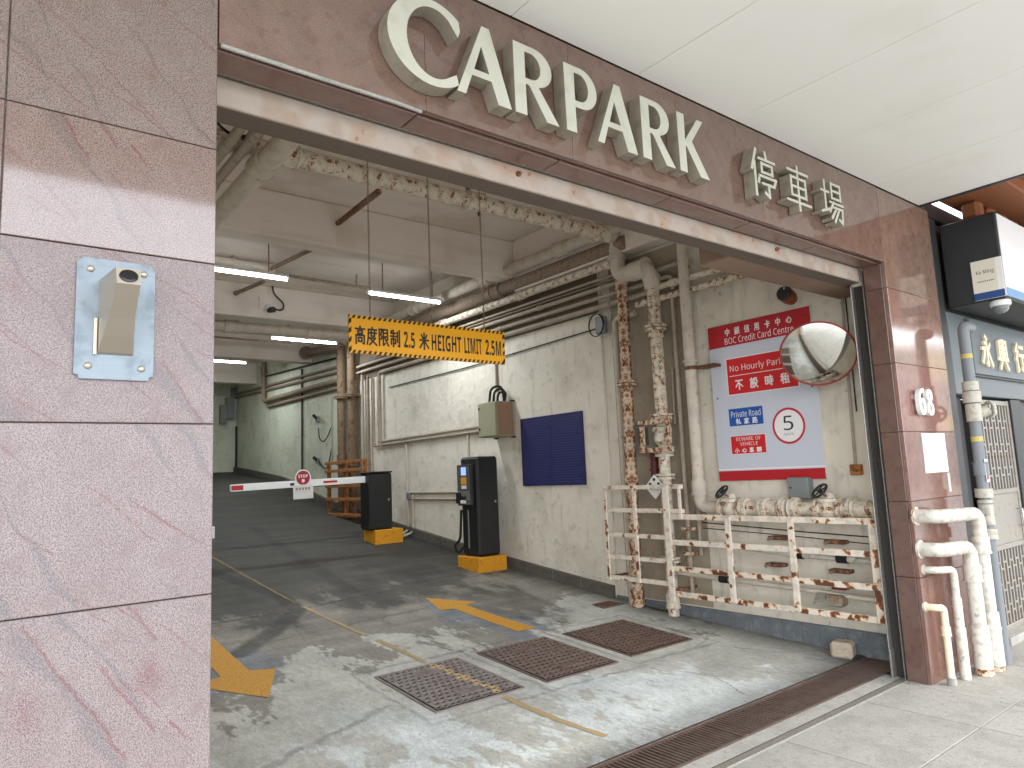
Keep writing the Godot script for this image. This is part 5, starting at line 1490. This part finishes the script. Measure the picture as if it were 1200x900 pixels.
func build_fence():
	var fe := thing("pipe_guard", "cream guard rail fence with peeling rusty paint in front of the valve pipes", "guard rail", V(5.6, 0.37, -4.05))
	var o := fe.position
	for y in [1.41, 1.172, 0.912, 0.68, 0.462]:
		var zb := -4.47 if y > 1.1 else -4.68
		obj("rail", bx(V(-0.022, y - 0.022, -5.49) - o + V(5.6, 0, 0), V(5.622, y + 0.022, zb) - o, 0.004), M.fence, fe)
	for y in [1.118, 0.87, 0.62, 0.378]:
		obj("rail", bx(V(5.575, y - 0.026, -4.62) - o, V(5.6, y + 0.026, -2.62) - o, 0.004), M.fence if y > 0.7 else M.fence_post, fe)
	for q in [[-5.49, 0.44, 1.43, 0.018, "fence_post"], [-5.07, 0.44, 1.43, 0.022, "fence_post"], [-4.65, 0.3, 1.42, 0.036, "fence"], [-4.48, 1.1, 1.43, 0.016, "fence"], [-3.95, 0.37, 1.13, 0.028, "fence"], [-3.33, 0.37, 1.13, 0.028, "fence"], [-2.65, 0.36, 1.14, 0.03, "fence_post"]]:
		obj("post", bx(V(5.555, q[1], q[0] - q[3]) - o, V(5.574, q[2], q[0] + q[3]) - o, 0.003), M[q[4]], fe)
	for q in [[-5.49, 1.41], [-5.49, 0.47], [-4.65, 0.4], [-2.66, 0.4], [-2.66, 1.1]]:
		obj("wall_stay", bx(V(5.6, q[1] - 0.012, q[0] - 0.012) - o, V(W - 0.002, q[1] + 0.012, q[0] + 0.012) - o), M.old_rust, fe)
	# the run of valves behind the top rail
	var vp := pipe("flaking white pipe with flanges and valves behind the top rail of the fence", [V(5.78, 1.2, -4.12), V(5.78, 1.2, -2.68), V(5.78, 0.86, -2.68)], 0.055, M.rust1, "", [[0, 0.16, 2], [0, 0.21, 0], [0, 0.3, 2], [0, 0.34, 0], [0, 0.44, 2], [0, 0.5, 2], [0, 0.66, 0], [0, 0.86, 2], [0, 0.9, 0]], 0.09)
	for q in [[-4.04, -0.13, -0.02, "valve wheel at the left end"], [-3.08, -0.11, 0.0, "right valve wheel"]]:
		var vb := Sh.new()
		vb.xf = Transform3D(Basis(Vector3.RIGHT, 0.0), V(0, 0, q[0] + 4.12))
		vb.lathe([[0.0, -0.09], [0.06, -0.08], [0.088, -0.03], [0.09, 0.02], [0.075, 0.055], [0.1, 0.058], [0.1, 0.085], [0.05, 0.09], [0.03, 0.13], [0.0, 0.13]], 18)
		obj("valve_body", vb, M.rust1, vp)
		for s in [-1.0, 1.0]:
			obj("valve_flange", tb([V(0, 0, q[0] + 4.12 + s * 0.085), V(0, 0, q[0] + 4.12 + s * 0.11)], 0.098, 18), M.rust2, vp)
		var wb := Basis(Vector3.BACK, 0.75) * Basis(Vector3.RIGHT, -0.35)
		var wc := V(-0.13, 0.155, q[0] + 4.11)
		var hw := Sh.new()
		var rp := []
		for k in 25:
			rp.append(wc + wb * V(0.07 * cos(TAU * k / 24), 0, 0.07 * sin(TAU * k / 24)))
		hw.tube(rp, 0.0105, 8, false)
		for k in 5:
			hw.tube([wc, wc + wb * V(0.07 * cos(TAU * k / 5), 0, 0.07 * sin(TAU * k / 5))], 0.007, 6)
		hw.tube([wc + wb * V(0, 0.012, 0), wc - wb * V(0, 0.02, 0)], 0.018, 10)
		obj("hand_wheel", hw, M.black, vp)
		obj("valve_stem", tb([wc, V(0, 0.08, q[0] + 4.12)], 0.01, 8), M.pipe_dark, vp)
	pipe("small water pipe with black joints behind the second rail of the fence", [V(5.8, 0.86, -4.55), V(5.8, 0.8, -3.5), V(5.8, 0.78, -2.75)], 0.02, M.pipe_white, "", [[1, 0.0, 0], [1, 0.3, 0]])
	for q in [[0.8, -3.42], [0.79, -3.03]]:
		var bj := thing("pipe_joint", "black joint on the small water pipe, %s" % ("left of the middle post" if q[1] < -3.2 else "between the middle and right posts"), "pipe joint", V(5.8, q[0], q[1]))
		obj("sleeve", tb([V(0, 0, -0.045), V(0, 0, 0.045)], 0.036, 12), M.rubber, bj)
		obj("collar", tb([V(0, 0, 0.046), V(0, 0, 0.12)], 0.027, 12), M.pipe_white, bj)
	pipe("small water pipe behind the bottom of the fence", [V(5.8, 0.54, -4.75), V(5.8, 0.51, -3.5), V(5.8, 0.48, -2.7)], 0.022, M.pipe_cream, "", [[0, 0.7, 0]])
	var bj2 := thing("pipe_joint", "black joint on the lowest water pipe", "pipe joint", V(5.8, 0.525, -4.2))
	obj("sleeve", tb([V(0, 0, -0.05), V(0, 0, 0.05)], 0.036, 12), M.rubber, bj2)
	obj("collar", tb([V(0, 0, 0.051), V(0, 0, 0.1)], 0.028, 12), M.pipe_cream, bj2)
	pipe("two slack wires' upper strand on the wall behind the fence", [V(5.92, 1.04, -4.5), V(5.92, 0.985, -3.4), V(5.92, 0.96, -2.7)], 0.005, M.wire, "", [], 0.1, "wire", "wire")
	pipe("lower slack wire strand on the wall behind the fence", [V(5.92, 0.985, -4.5), V(5.92, 0.94, -3.4), V(5.92, 0.9, -2.7)], 0.004, M.wire, "", [], 0.1, "wire", "wire")
	var tp := thing("water_meter", "small tilted meter lid with a dark red flap behind the lowest rails", "meter", V(5.76, 0.47, -3.12))
	obj("body", bx(V(-0.06, -0.06, -0.05), V(0.06, 0.03, 0.1), 0.02), M.pipe_dark, tp)
	var lid := obj("lid", bx(V(-0.1, 0.0, -0.14), V(0.05, 0.014, 0.09), 0.003), again(M.pipe_white, Color(0.75, 0.75, 0.73)), tp)
	lid.rotation = V(0, 0.2, 0.5)
	obj("flap", bx(V(-0.02, 0.075, 0.0), V(0.06, 0.125, 0.12), 0.004), mat(c8(112, 28, 34), 0.6), tp)
	for q in [["rusty stub pipe on the wall behind the third rail", 0.93, -3.65], ["second rusty stub on the wall, lower down", 0.69, -3.7], ["third rusty stub on the wall, right of the middle post", 0.92, -3.12], ["fourth rusty stub on the wall, above the meter lid", 0.68, -3.1]]:
		var st := thing("rust_stub", q[0], "pipe stub", V(5.9, q[1], q[2]))
		obj("stub", bx(V(-0.05, -0.02, -0.09), V(0.045, 0.012, 0.09), 0.008), M.old_rust, st)
		obj("stub_end", tb([V(-0.05, 0, -0.04), V(-0.12, -0.01, -0.04)], 0.014, 8), M.pipe_dark, st)
	var dp := thing("diamond_plate", "white diamond plate with dark dots behind the fence top", "plate", V(5.66, 1.41, -4.86))
	var ps := Sh.new()
	ps.xf = Transform3D(Basis(Vector3.UP, -PI / 2), Vector3.ZERO)
	ps.prism(PackedVector2Array([Vector2(-0.13, 0), Vector2(0, -0.125), Vector2(0.13, 0), Vector2(0, 0.125)]), 0.0, 0.006)
	obj("plate", ps, M.white, dp)
	for q in [[0.0, 0.075], [-0.055, 0.028], [0.055, 0.03]]:
		obj("dot", tb([V(-0.0065, q[1], q[0]), V(-0.009, q[1], q[0])], 0.017, 12), M.dark_metal, dp)
	var pf := thing("pipe_flanges", "stack of rusted flanges on the pipe behind the thick fence post", "pipe flange", V(5.82, 0.85, -4.6))
	for k in 3:
		obj("flange", tb([V(0, -0.12 + 0.12 * k, 0), V(0, -0.09 + 0.12 * k, 0)], 0.075, 14), M.rust3, pf)

func build_floor_things():
	# trench drain
	var td := thing("trench_drain", "long rusty trench drain grating across the entrance", "drain", V(3.2, 0, -2.82))
	obj("channel", bx(V(-2.7, -0.13, -0.155), V(2.72, -0.09, 0.155)), M.hole_shade, td)
	obj("frame", bx(V(-2.7, -0.1, -0.164), V(2.72, 0.003, -0.152), 0.001), M.drain_iron, td)
	obj("frame", bx(V(-2.7, -0.1, 0.152), V(2.72, 0.003, 0.164), 0.001), M.drain_iron, td)
	obj("frame", bx(V(2.721, -0.1, -0.164), V(2.735, 0.003, 0.164), 0.001), M.drain_iron, td)
	var gs := Sh.new()
	for k in 16:
		gs.box(V(0.004 + k * 0.0335, -0.045, -0.149), V(0.0185 + k * 0.0335, 0.0, 0.149), 0.002)
	for z in [-0.149, 0.135]:
		gs.box(V(0.0, -0.05, z), V(0.537, -0.0025, z + 0.014), 0.0)
	gs.box(V(0.0, -0.055, -0.008), V(0.537, -0.012, 0.008), 0.0)
	var gm := gs.mesh(M.drain_iron)
	for k in 10:
		put("grate", gm, td, V(-2.695 + k * 0.5415, 0.001 - 0.0015 * (k % 3), 0))
	var th := thing("steel_threshold", "flat steel door threshold strip along the pavement", "threshold", V(3.1, 0, -2.495))
	obj("strip", bx(V(-2.45, -0.03, -0.026), V(2.44, 0.004, 0.026), 0.002), M.rail_steel, th)
	obj("side_strip", bx(V(-2.45, -0.03, -0.034), V(2.44, 0.0015, -0.028)), M.gutter, th)
	# three manhole covers
	manhole("grey manhole cover crossed by the yellow line", 2.575, 3.29, -5.04, -4.2, M.iron, true)
	manhole("middle manhole cover between the other two", 3.525, 4.245, -5.05, -4.18, M.iron_brown, false)
	manhole("brown manhole cover nearest the right wall", 4.475, 5.24, -5.03, -4.22, again(M.iron_brown, Color(0.84, 0.74, 0.7)), false)
	# painted arrows and line
	var a1 := PackedVector2Array([Vector2(4.13, -6.92), Vector2(4.50, -6.47), Vector2(4.335, -6.43), Vector2(4.40, -5.36), Vector2(4.185, -5.36), Vector2(4.155, -6.385), Vector2(4.0, -6.40)])
	tag(obj("painted_arrow", painted(a1, 0.004), M.paint_yellow), "yellow painted arrow pointing up the ramp", "floor marking", "")
	var a2 := PackedVector2Array([Vector2(1.68, -7.1), Vector2(1.86, -7.1), Vector2(1.86, -5.78), Vector2(2.04, -5.70), Vector2(1.785, -5.14), Vector2(1.4, -5.72), Vector2(1.64, -5.76)])
	tag(obj("painted_arrow", painted(a2, 0.004), M.paint_yellow), "yellow painted arrow pointing towards the street, beside the left pillar", "floor marking", "")
	var rg := RandomNumberGenerator.new()
	rg.seed = 9
	var runs := [[[Vector2(2.76, -10.2), Vector2(2.84, -8.5), Vector2(2.89, -7.4)], "faintest, uppermost stretch of worn yellow lane line on the ramp", 0.024], [[Vector2(2.895, -7.32), Vector2(2.95, -6.6), Vector2(3.0, -6.02)], "middle stretch of worn yellow lane line between the two arrows", 0.024], [[Vector2(3.02, -5.9), Vector2(3.04, -5.5), Vector2(3.055, -5.08)], "stretch of worn yellow lane line just behind the grey manhole cover", 0.03], [[Vector2(3.085, -4.14), Vector2(3.1, -3.6), Vector2(3.155, -3.16)], "stretch of worn yellow lane line on the street side of the grey manhole cover", 0.03]]
	for run in runs:
		var left := []
		var right := []
		for k in run[0].size() - 1:
			var a: Vector2 = run[0][k]
			var b: Vector2 = run[0][k + 1]
			var n := int(a.distance_to(b) / 0.06) + 1
			for t in n:
				var c := a.lerp(b, float(t) / n)
				left.append(c - Vector2(run[2] * rg.randf_range(0.55, 1.15), 0))
				right.append(c + Vector2(run[2] * rg.randf_range(0.55, 1.15), 0))
		right.reverse()
		tag(obj("painted_line", painted(PackedVector2Array(left + right), 0.0035), M.paint_faint if run[1].begins_with("faintest") else M.paint_worn), run[1], "floor marking")
	var sc := thing("small_cover", "small rusty square cover in the floor near the risers", "cover", V(5.6, fl(-5.6), -5.6))
	obj("lid", bx(V(-0.14, -0.01, -0.1), V(0.14, 0.008, 0.1), 0.003), again(M.old_rust, Color(0.8, 0.75, 0.72)), sc)
	obj("lid_rim", bx(V(-0.16, -0.012, -0.12), V(0.16, 0.003, 0.12), 0.002), M.kerb_grey, sc)
	# stone block
	var sb := Sh.new()
	sb.xf = Transform3D(Basis(Vector3.UP, 0.25), Vector3.ZERO)
	sb.box(V(-0.085, 0.0, -0.085), V(0.085, 0.13, 0.085), 0.022)
	var so := tag(obj("stone_block", sb, M.stone), "rounded pale stone block by the blue-grey wall band", "stone") as Node3D
	so.position = V(5.78, 0.002, -3.09)

func manhole(label: String, x0: float, x1: float, z0: float, z1: float, m: Material, lined: bool):
	var y0 := fl(z0)
	var y1 := fl(z1)
	var o := thing("manhole_cover", label, "manhole cover", V((x0 + x1) / 2, (y0 + y1) / 2, (z0 + z1) / 2))
	o.rotation.x = atan2(y0 - y1, z1 - z0)
	o.set_meta("group", "manhole covers in the car park floor")
	var hx := (x1 - x0) / 2
	var hz := (z1 - z0) / 2
	obj("bed", bx(V(-hx, -0.02, -hz), V(hx, 0.004, hz)), M.hole_shade, o)
	for e in [[V(-hx - 0.02, -0.02, -hz - 0.02), V(hx + 0.02, 0.009, -hz)], [V(-hx - 0.02, -0.02, hz), V(hx + 0.02, 0.009, hz + 0.02)], [V(-hx - 0.02, -0.02, -hz), V(-hx, 0.009, hz)], [V(hx, -0.02, -hz), V(hx + 0.02, 0.009, hz)]]:
		obj("frame", bx(e[0], e[1], 0.001), m, o)
	var s := Sh.new()
	var y := Sh.new()
	var n := 13
	var cw := (hx * 2 - 0.012) / n
	var cz := (hz * 2 - 0.012) / n
	var top := 0.014
	for j in n:
		var za := -hz + 0.006 + j * cz
		var zb := za + cz
		var off := cw * 0.5 if j % 2 else 0.0
		for i in n + (1 if j % 2 else 0):
			var xa := maxf(-hx + 0.006, -hx + 0.006 + i * cw - off)
			var xb := minf(hx - 0.006, -hx + 0.006 + (i + 1) * cw - off)
			var cx := (xa + xb) / 2
			var cc := (za + zb) / 2
			var on_line := lined and absf(cx + (x0 + x1) / 2 - lerpf(3.0, 3.075, j / 13.0) - 0.035) < 0.03
			var t: Sh = y if on_line else s
			var plain := xb - xa < cw * 0.9 or (absf(cc) > 0.2 and absf(cc) < 0.3 and absf(cx - 0.02 * signf(cc)) < 0.1)
			if plain:
				t.quad(V(xa, top, za), V(xb, top, za), V(xb, top, zb), V(xa, top, zb), Vector3.UP)
				continue
			var p := xa + cw * 0.17
			var q := xb - cw * 0.17
			var u := za + cz * 0.22
			var w := zb - cz * 0.22
			t.quad(V(xa, top, za), V(xb, top, za), V(q, top, u), V(p, top, u), Vector3.UP)
			t.quad(V(xb, top, za), V(xb, top, zb), V(q, top, w), V(q, top, u), Vector3.UP)
			t.quad(V(xb, top, zb), V(xa, top, zb), V(p, top, w), V(q, top, w), Vector3.UP)
			t.quad(V(xa, top, zb), V(xa, top, za), V(p, top, u), V(p, top, w), Vector3.UP)
			t.quad(V(p, 0.005, u), V(q, 0.005, u), V(q, top, u), V(p, top, u), Vector3.BACK)
			t.quad(V(p, 0.005, w), V(q, 0.005, w), V(q, top, w), V(p, top, w), Vector3.FORWARD)
			t.quad(V(p, 0.005, u), V(p, 0.005, w), V(p, top, w), V(p, top, u), Vector3.RIGHT)
			t.quad(V(q, 0.005, u), V(q, 0.005, w), V(q, top, w), V(q, top, u), Vector3.LEFT)
	obj("pierced_plate", s, m, o)
	if lined:
		obj("painted_strip", y, M.paint_worn, o)
	for sg in [-1.0, 1.0]:
		var f := Sh.new()
		var c := V(0.02 * sg, 0, 0.25 * sg)
		f.box(c + V(-0.11, 0.0145, -0.055), c + V(0.11, 0.018, -0.047))
		f.box(c + V(-0.11, 0.0145, 0.047), c + V(0.11, 0.018, 0.055))
		f.box(c + V(-0.11, 0.0145, -0.0465), c + V(-0.102, 0.018, 0.0465))
		f.box(c + V(0.102, 0.0145, -0.0465), c + V(0.11, 0.018, 0.0465))
		for k in 6:
			f.box(c + V(-0.08 + k * 0.028, 0.0145, -0.025), c + V(-0.062 + k * 0.028, 0.017, 0.025))
		obj("maker_panel", f, m, o)
		var kh := Sh.new()
		kh.tube([V(0.2 * sg, 0.0145, -0.05 * sg), V(0.2 * sg, 0.0175, -0.05 * sg)], 0.026, 16)
		obj("key_plug", kh, m, o)

func build_street_side():
	# white pipes bending down beside the right pillar
	var bend_m: Material = M.pipe_white
	var q := [["tallest white pipe bending down beside the right pillar", 1.172, 5.52, 6.172, -2.13, 0.05, "pipe_white", 0.16], ["second tallest white pipe bending down beside the right pillar", 0.935, 5.53, 6.0, -2.15, 0.05, "pipe_white", 0.0], ["thin white pipe third from the right by the pillar", 0.79, 5.54, 5.79, -2.2, 0.026, "pipe_white", 0.0], ["shortest pipe by the pillar, cream coloured", 0.535, 5.53, 5.572, -2.215, 0.025, "cream_plastic", 0.0]]
	for k in 4:
		var p: Array = q[k]
		var y: float = p[1]
		var z: float = p[4]
		var pts := [V(p[2], y, ZF - 0.01), V(p[2], y, z - 0.02), V(p[3], y - 0.02, z), V(p[3], 0.0, z)]
		if k == 3:
			pts = [V(5.5, y, ZF - 0.01), V(5.5, y, z), V(5.585, y - 0.01, z), V(5.585, 0.0, z)]
		var o := pipe(p[0], pts, p[5], M[p[6]], "", [[2, 0.2, 0], [2, 0.68, 0]] if k < 2 else [[2, 0.3, 0]], 0.09 if k < 2 else 0.05)
		var base: Vector3 = pts[3] - pts[0]
		if k < 2:
			obj("thick_foot", tb([base + V(0, 0.04, 0), base + V(0, 0.3, 0)], 0.062, 16), M.pipe_white, o)
			obj("rust_collar", tb([base + V(0, 0.0, 0), base + V(0, [0.15, 0.045][k], 0)], [0.056, 0.064][k], 16), M.rust3, o)
		elif k == 2:
			obj("lower_sleeve", tb([base + V(0, 0.0, 0), base + V(0, 0.36, 0)], 0.036, 14), M.pipe_white, o)
			obj("upper_sleeve", tb([base + V(0, 0.37, 0), base + V(0, 0.56, 0)], 0.031, 14), M.pipe_white, o)
		else:
			obj("foot_collar", tb([base, base + V(0, 0.05, 0)], 0.032, 12), M.paving, o)
		obj("wall_rosette", tb([V(0, 0, 0.006), V(0, 0, 0.02)], p[5] * 1.35, 16), M.rust2 if k == 0 else M.pipe_white, o)
	var dp := pipe("tall grey downpipe with valve fittings in front of the shop", [V(6.39, 0.0, -2.14), V(6.39, 2.64, -2.14), V(6.56, 2.64, -2.14)], 0.042, mat(c8(114, 119, 122), 0.5), "", [[0, 0.44, 0], [0, 0.56, 0], [0, 0.78, 0]], 0.06)
	for f in [[0.94, 1.02, 0.06], [1.05, 1.24, 0.052], [1.26, 1.33, 0.062], [1.86, 2.0, 0.055], [2.01, 2.1, 0.066], [2.11, 2.18, 0.058]]:
		obj("fitting", tb([V(0, f[0], 0), V(0, f[1], 0)], f[2], 16), again(M.pipe_white, Color(0.86, 0.86, 0.84)), dp)
	obj("side_outlet", tb([V(0.0, 1.93, 0), V(0.16, 1.94, 0.02)], 0.05, 14), again(M.pipe_white, Color(0.8, 0.8, 0.76)), dp)
	var hw := Sh.new()
	var rp := []
	var hb := Basis(Vector3.UP, -0.6)
	for k in 25:
		rp.append(V(0.26, 1.96, 0.03) + hb * V(0.0, 0.06 * sin(TAU * k / 24), 0.06 * cos(TAU * k / 24)))
	hw.tube(rp, 0.014, 8, false)
	for k in 4:
		hw.tube([V(0.26, 1.96, 0.03), rp[k * 6]], 0.01, 6)
	hw.tube([V(0.15, 1.94, 0.02), V(0.28, 1.96, 0.03)], 0.014, 8)
	obj("hand_wheel", hw, M.pipe_white, dp)
	for y in [[1.70, 1.74, "yellow"], [2.37, 2.405, "yellow"]]:
		obj("yellow_band", tb([V(0, y[0], 0), V(0, y[1], 0)], 0.0428, 16), mat(c8(182, 164, 92), 0.6), dp)
	obj("sticker", bx(V(-0.03, 1.38, 0.0405), V(0.03, 1.56, 0.0425)), mat(c8(206, 214, 222), 0.5), dp)
	obj("sticker_mark", bx(V(-0.02, 1.48, 0.0428), V(0.02, 1.54, 0.0434)), mat(c8(60, 90, 150), 0.5), dp)
	obj("sticker_mark", bx(V(-0.022, 1.4, 0.0428), V(0.02, 1.44, 0.0434)), M.red, dp)
	# shop front
	var sf := thing("shop", "grey metal shop front right of the pillar with a barred gate opening", "shop front", V(7.5, 0, -2.35))
	var o := sf.position
	obj("side_column", bx(V(6.425, 0, -2.6) - o, V(6.62, 3.64, -2.33) - o, 0.006), M.dark_metal, sf)
	obj("column_strip", bx(V(6.625, 0.05, -2.5) - o, V(6.68, 2.85, -2.36) - o, 0.004), M.shop_grey, sf)
	obj("inner_jamb", bx(V(6.7, 0, -2.6) - o, V(7.02, 2.1, -2.44) - o, 0.004), M.dark_metal, sf)
	obj("fascia", bx(V(6.69, 2.12, -2.6) - o, V(11.5, 2.84, -2.35) - o, 0.006), M.shop_grey, sf)
	obj("upper_panel", bx(V(6.66, 2.845, -2.6) - o, V(11.5, 3.66, -2.4) - o, 0.006), mat(c8(70, 62, 58), 0.6), sf)
	obj("far_jamb", bx(V(8.02, 0, -2.6) - o, V(8.3, 2.115, -2.36) - o, 0.006), M.black, sf)
	obj("door_step", bx(V(7.0, -0.01, -2.6) - o, V(11.5, 0.06, -2.28) - o, 0.006), M.paving, sf)
	obj("shop_wall", bx(V(8.31, 0.061, -2.6) - o, V(11.5, 2.115, -2.42) - o), M.dark_metal, sf)
	obj("back_room", bx(V(6.45, 0.0, -5.0) - o, V(11.5, 3.6, -4.8) - o), M.plaster, sf)
	obj("roof_slab", bx(V(6.43, 3.665, -5.0) - o, V(11.5, 3.8, -2.35) - o), M.dark_metal, sf)
	# name board with raised characters
	var nb := thing("shop_sign", "grey shop board with three raised cream Chinese characters", "sign", V(7.1, 2.31, -2.345))
	obj("board", bx(V(-0.03, 0.0, 0.0), V(1.8, 0.5, 0.035), 0.004), M.shop_grey, nb)
	obj("lower_dark_trim", bx(V(-0.03, -0.02, 0.0), V(1.8, -0.001, 0.02)), M.dark_metal, nb)  # dark strip along the lower edge of the board
	var gx := [0.115, 0.53, 0.99]
	var gk := 0
	for g in ["永", "興", "行"]:
		var s := Sh.new()
		var i := 0
		for st in HAN[g]:
			var a := Vector2(gx[gk] + st[0] / 100.0 * 0.26, 0.36 - st[1] / 100.0 * 0.29)
			var b := Vector2(gx[gk] + st[2] / 100.0 * 0.26, 0.36 - st[3] / 100.0 * 0.29)
			var d := (b - a).normalized() * 0.02
			var e := Vector2(-d.y, d.x)
			s.prism(PackedVector2Array([a - d * 0.6 - e * 0.8, b + d * 0.6 - e, b + d * 0.6 + e, a - d * 0.6 + e * 0.8]), 0.036 + 0.0003 * (i % 9), 0.058 - 0.0004 * (i % 9))
			i += 1
		obj("character", s, mat(c8(226, 212, 182), 0.6), nb)
		gk += 1
	# light box sign sticking out
	var lb := thing("box_sign", "dark projecting box sign with a bright white front under the canopy edge", "sign", V(7.4, 2.86, -2.1))
	obj("case", bx(V(-0.7, 0.0, -0.235), V(2.2, 0.74, 0.195), 0.01), M.dark_metal, lb)
	var glow := mat(c8(240, 242, 244), 0.4)
	obj("white_front", bx(V(-0.69, 0.02, 0.196), V(2.19, 0.72, 0.205), 0.002), glow, lb)
	obj("blue_stripe", bx(V(-0.69, 0.02, 0.2055), V(2.19, 0.09, 0.208)), mat(c8(120, 160, 200), 0.5), lb)
	var im := image(256, 360, c8(222, 216, 200))
	im.fill_rect(Rect2i(0, 296, 256, 64), c8(34, 70, 128))
	im.fill_rect(Rect2i(206, 0, 50, 296), c8(232, 232, 228))
	words(im, "Ka Ming", Rect2(38, 92, 150, 44), c8(40, 40, 44), false)
	for k in 9:
		im.fill_rect(Rect2i(40 + k * 16, 190, 11, 12), c8(120, 116, 110))
	var cd := thing("address_card", "small cream card with a blue foot on the side of the box sign", "card", V(6.695, 2.875, -2.012))
	obj("plate", bx(V(-0.012, 0, -0.112), V(0.0, 0.335, 0.112), 0.002), M.white, cd)
	var cq := Sh.new()
	cq.quad(V(-0.0145, 0.001, -0.111), V(-0.0145, 0.001, 0.111), V(-0.0145, 0.334, 0.111), V(-0.0145, 0.334, -0.111), Vector3.LEFT, [Vector2(0, 1), Vector2(1, 1), Vector2(1, 0), Vector2(0, 0)])
	obj("print", cq, print_mat(im), cd)
	var dc := thing("dome_camera", "white dome camera hanging under the box sign", "camera", V(6.8, 2.86, -1.98))
	var ds := Sh.new()
	ds.lathe([[0.0, 0.0], [0.075, 0.0], [0.078, -0.03], [0.07, -0.045], [0.0, -0.045]], 20)
	obj("base", ds, M.white, dc)
	var dm := Sh.new()
	dm.lathe([[0.06, -0.046], [0.056, -0.07], [0.042, -0.09], [0.02, -0.102], [0.0, -0.104]], 20)
	obj("dome", dm, mat(c8(120, 122, 124), 0.1), dc)
	# timber eaves above
	var ev := thing("awning", "orange-brown timber awning with pale boards above the box sign", "awning", V(7.6, 3.66, -2.0))
	var tw := mat(c8(150, 92, 56), 0.7)
	for k in 5:
		obj("carved_bracket", bx(V(-0.75 + k * 0.3, -0.03, -0.2), V(-0.6 + k * 0.3, 0.14, -0.06), 0.03), tw, ev)
	obj("beam", bx(V(-0.95, 0.142, -0.3), V(3.0, 0.26, 0.22), 0.01), tw, ev)
	for k in 7:
		obj("board", bx(V(0.15 + k * 0.42, -0.03, 0.225), V(0.54 + k * 0.42, 0.3, 0.26), 0.008), mat(c8(212, 178, 136), 0.7), ev)
	obj("added_awning_roof", bx(V(-1.28, 0.262, -0.33), V(8.5, 0.34, 2.9), 0.01), tw, ev)  # roof added and lengthened to keep sky out of the granite reflection
	obj("white_tube", tb([V(-0.1, 0.1, 0.31), V(3.0, 0.1, 0.31)], 0.045, 10), M.white, ev)
	# barred gate
	var gt := thing("metal_gate", "pale barred metal gate with a solid middle panel", "gate", V(7.56, 0.06, -2.4))
	for x in [-0.46, 0.42]:
		obj("stile", bx(V(x, 0.0, -0.02), V(x + 0.04, 2.04, 0.02), 0.004), M.gate, gt)
	for y in [0.0, 0.68, 1.17, 1.99]:
		obj("cross_rail", bx(V(-0.419, y, -0.018), V(0.419, y + 0.045, 0.018), 0.004), M.gate, gt)
	obj("middle_panel", bx(V(-0.419, 0.726, -0.008), V(0.419, 1.169, 0.008), 0.002), M.gate, gt)
	obj("handle", tb(bent([V(0.36, 0.86, 0.008), V(0.36, 0.86, 0.05), V(0.36, 1.02, 0.05), V(0.36, 1.02, 0.008)], 0.02), 0.009, 8), M.steel, gt)
	for sec in [[0.046, 0.679, 0.16], [1.216, 1.989, 0.19]]:
		for k in 11:
			var x := -0.385 + k * 0.077
			obj("gate_bar", bx(V(x - 0.012, sec[0], -0.01), V(x + 0.012, sec[1], 0.01), 0.002), M.gate, gt)
			for j in 3:
				if k < 10:
					var y: float = sec[0] + sec[2] * (0.6 + j * 1.15 + (0.35 if k % 2 else 0.0))
					if y < sec[1] - 0.02:
						obj("bar_link", bx(V(x + 0.0125, y, -0.008), V(x + 0.0645, y + 0.018, 0.008)), M.gate, gt)
	obj("gap_shade_sheet", bx(V(-0.5, 0.0, -0.16), V(0.46, 2.05, -0.15)), M.hole_shade, gt)  # black sheet standing in for the unlit shop behind the bars
	obj("threshold_bar", bx(V(-0.46, -0.035, -0.02), V(0.46, -0.002, 0.02)), M.black, gt)
	# loose dark tile in the pavement
	var lt := thing("pavement_plate", "small dark cut plate set in the pavement by the right edge", "cover", V(5.5, 0.0, -1.7))
	obj("plate", bx(V(-0.03, -0.01, -0.06), V(0.3, 0.003, 0.04), 0.001), again(M.paving, Color(0.55, 0.57, 0.62)), lt)
	# shop houses farther along the far side of the street (seen mirrored in the polished granite)
	var k3 := 0
	for b in [["pale", 17.0, 9.0, 7.4], ["grey", 26.2, 10.0, 6.6], ["cream", 36.4, 12.0, 7.0], ["beige", 48.6, 13.0, 7.6]]:
		var bd := thing("street_building", "%s shop house across the street" % b[0], "building", V(b[1], -0.14, 9.6))
		obj("wall", bx(V(0, 0, 0), V(b[2], b[3], 7.0)), again(M.plaster, [Color(0.9, 0.9, 0.88), Color(0.7, 0.72, 0.74), Color(0.95, 0.9, 0.8), Color(0.85, 0.78, 0.7)][k3]), bd)
		for j in int(b[2] / 2.2):
			var wn := obj("window", bx(V(0.5 + j * 2.2, 3.9, -0.05), V(1.9 + j * 2.2, 5.5, -0.001), 0.01), M.white, bd)
			obj("pane", bx(V(0.57 + j * 2.2, 3.97, -0.06), V(1.83 + j * 2.2, 5.43, -0.0505)), mat(c8(60, 70, 80), 0.1), wn)
		obj("shop_shutter", bx(V(0.6, 0.2, -0.04), V(b[2] - 0.6, 2.9, -0.001), 0.01), M.shop_grey, bd)
		obj("parapet", bx(V(-0.02, b[3] + 0.001, -0.1), V(b[2] + 0.02, b[3] + 0.3, 0.2)), M.ceiling, bd)
		k3 += 1
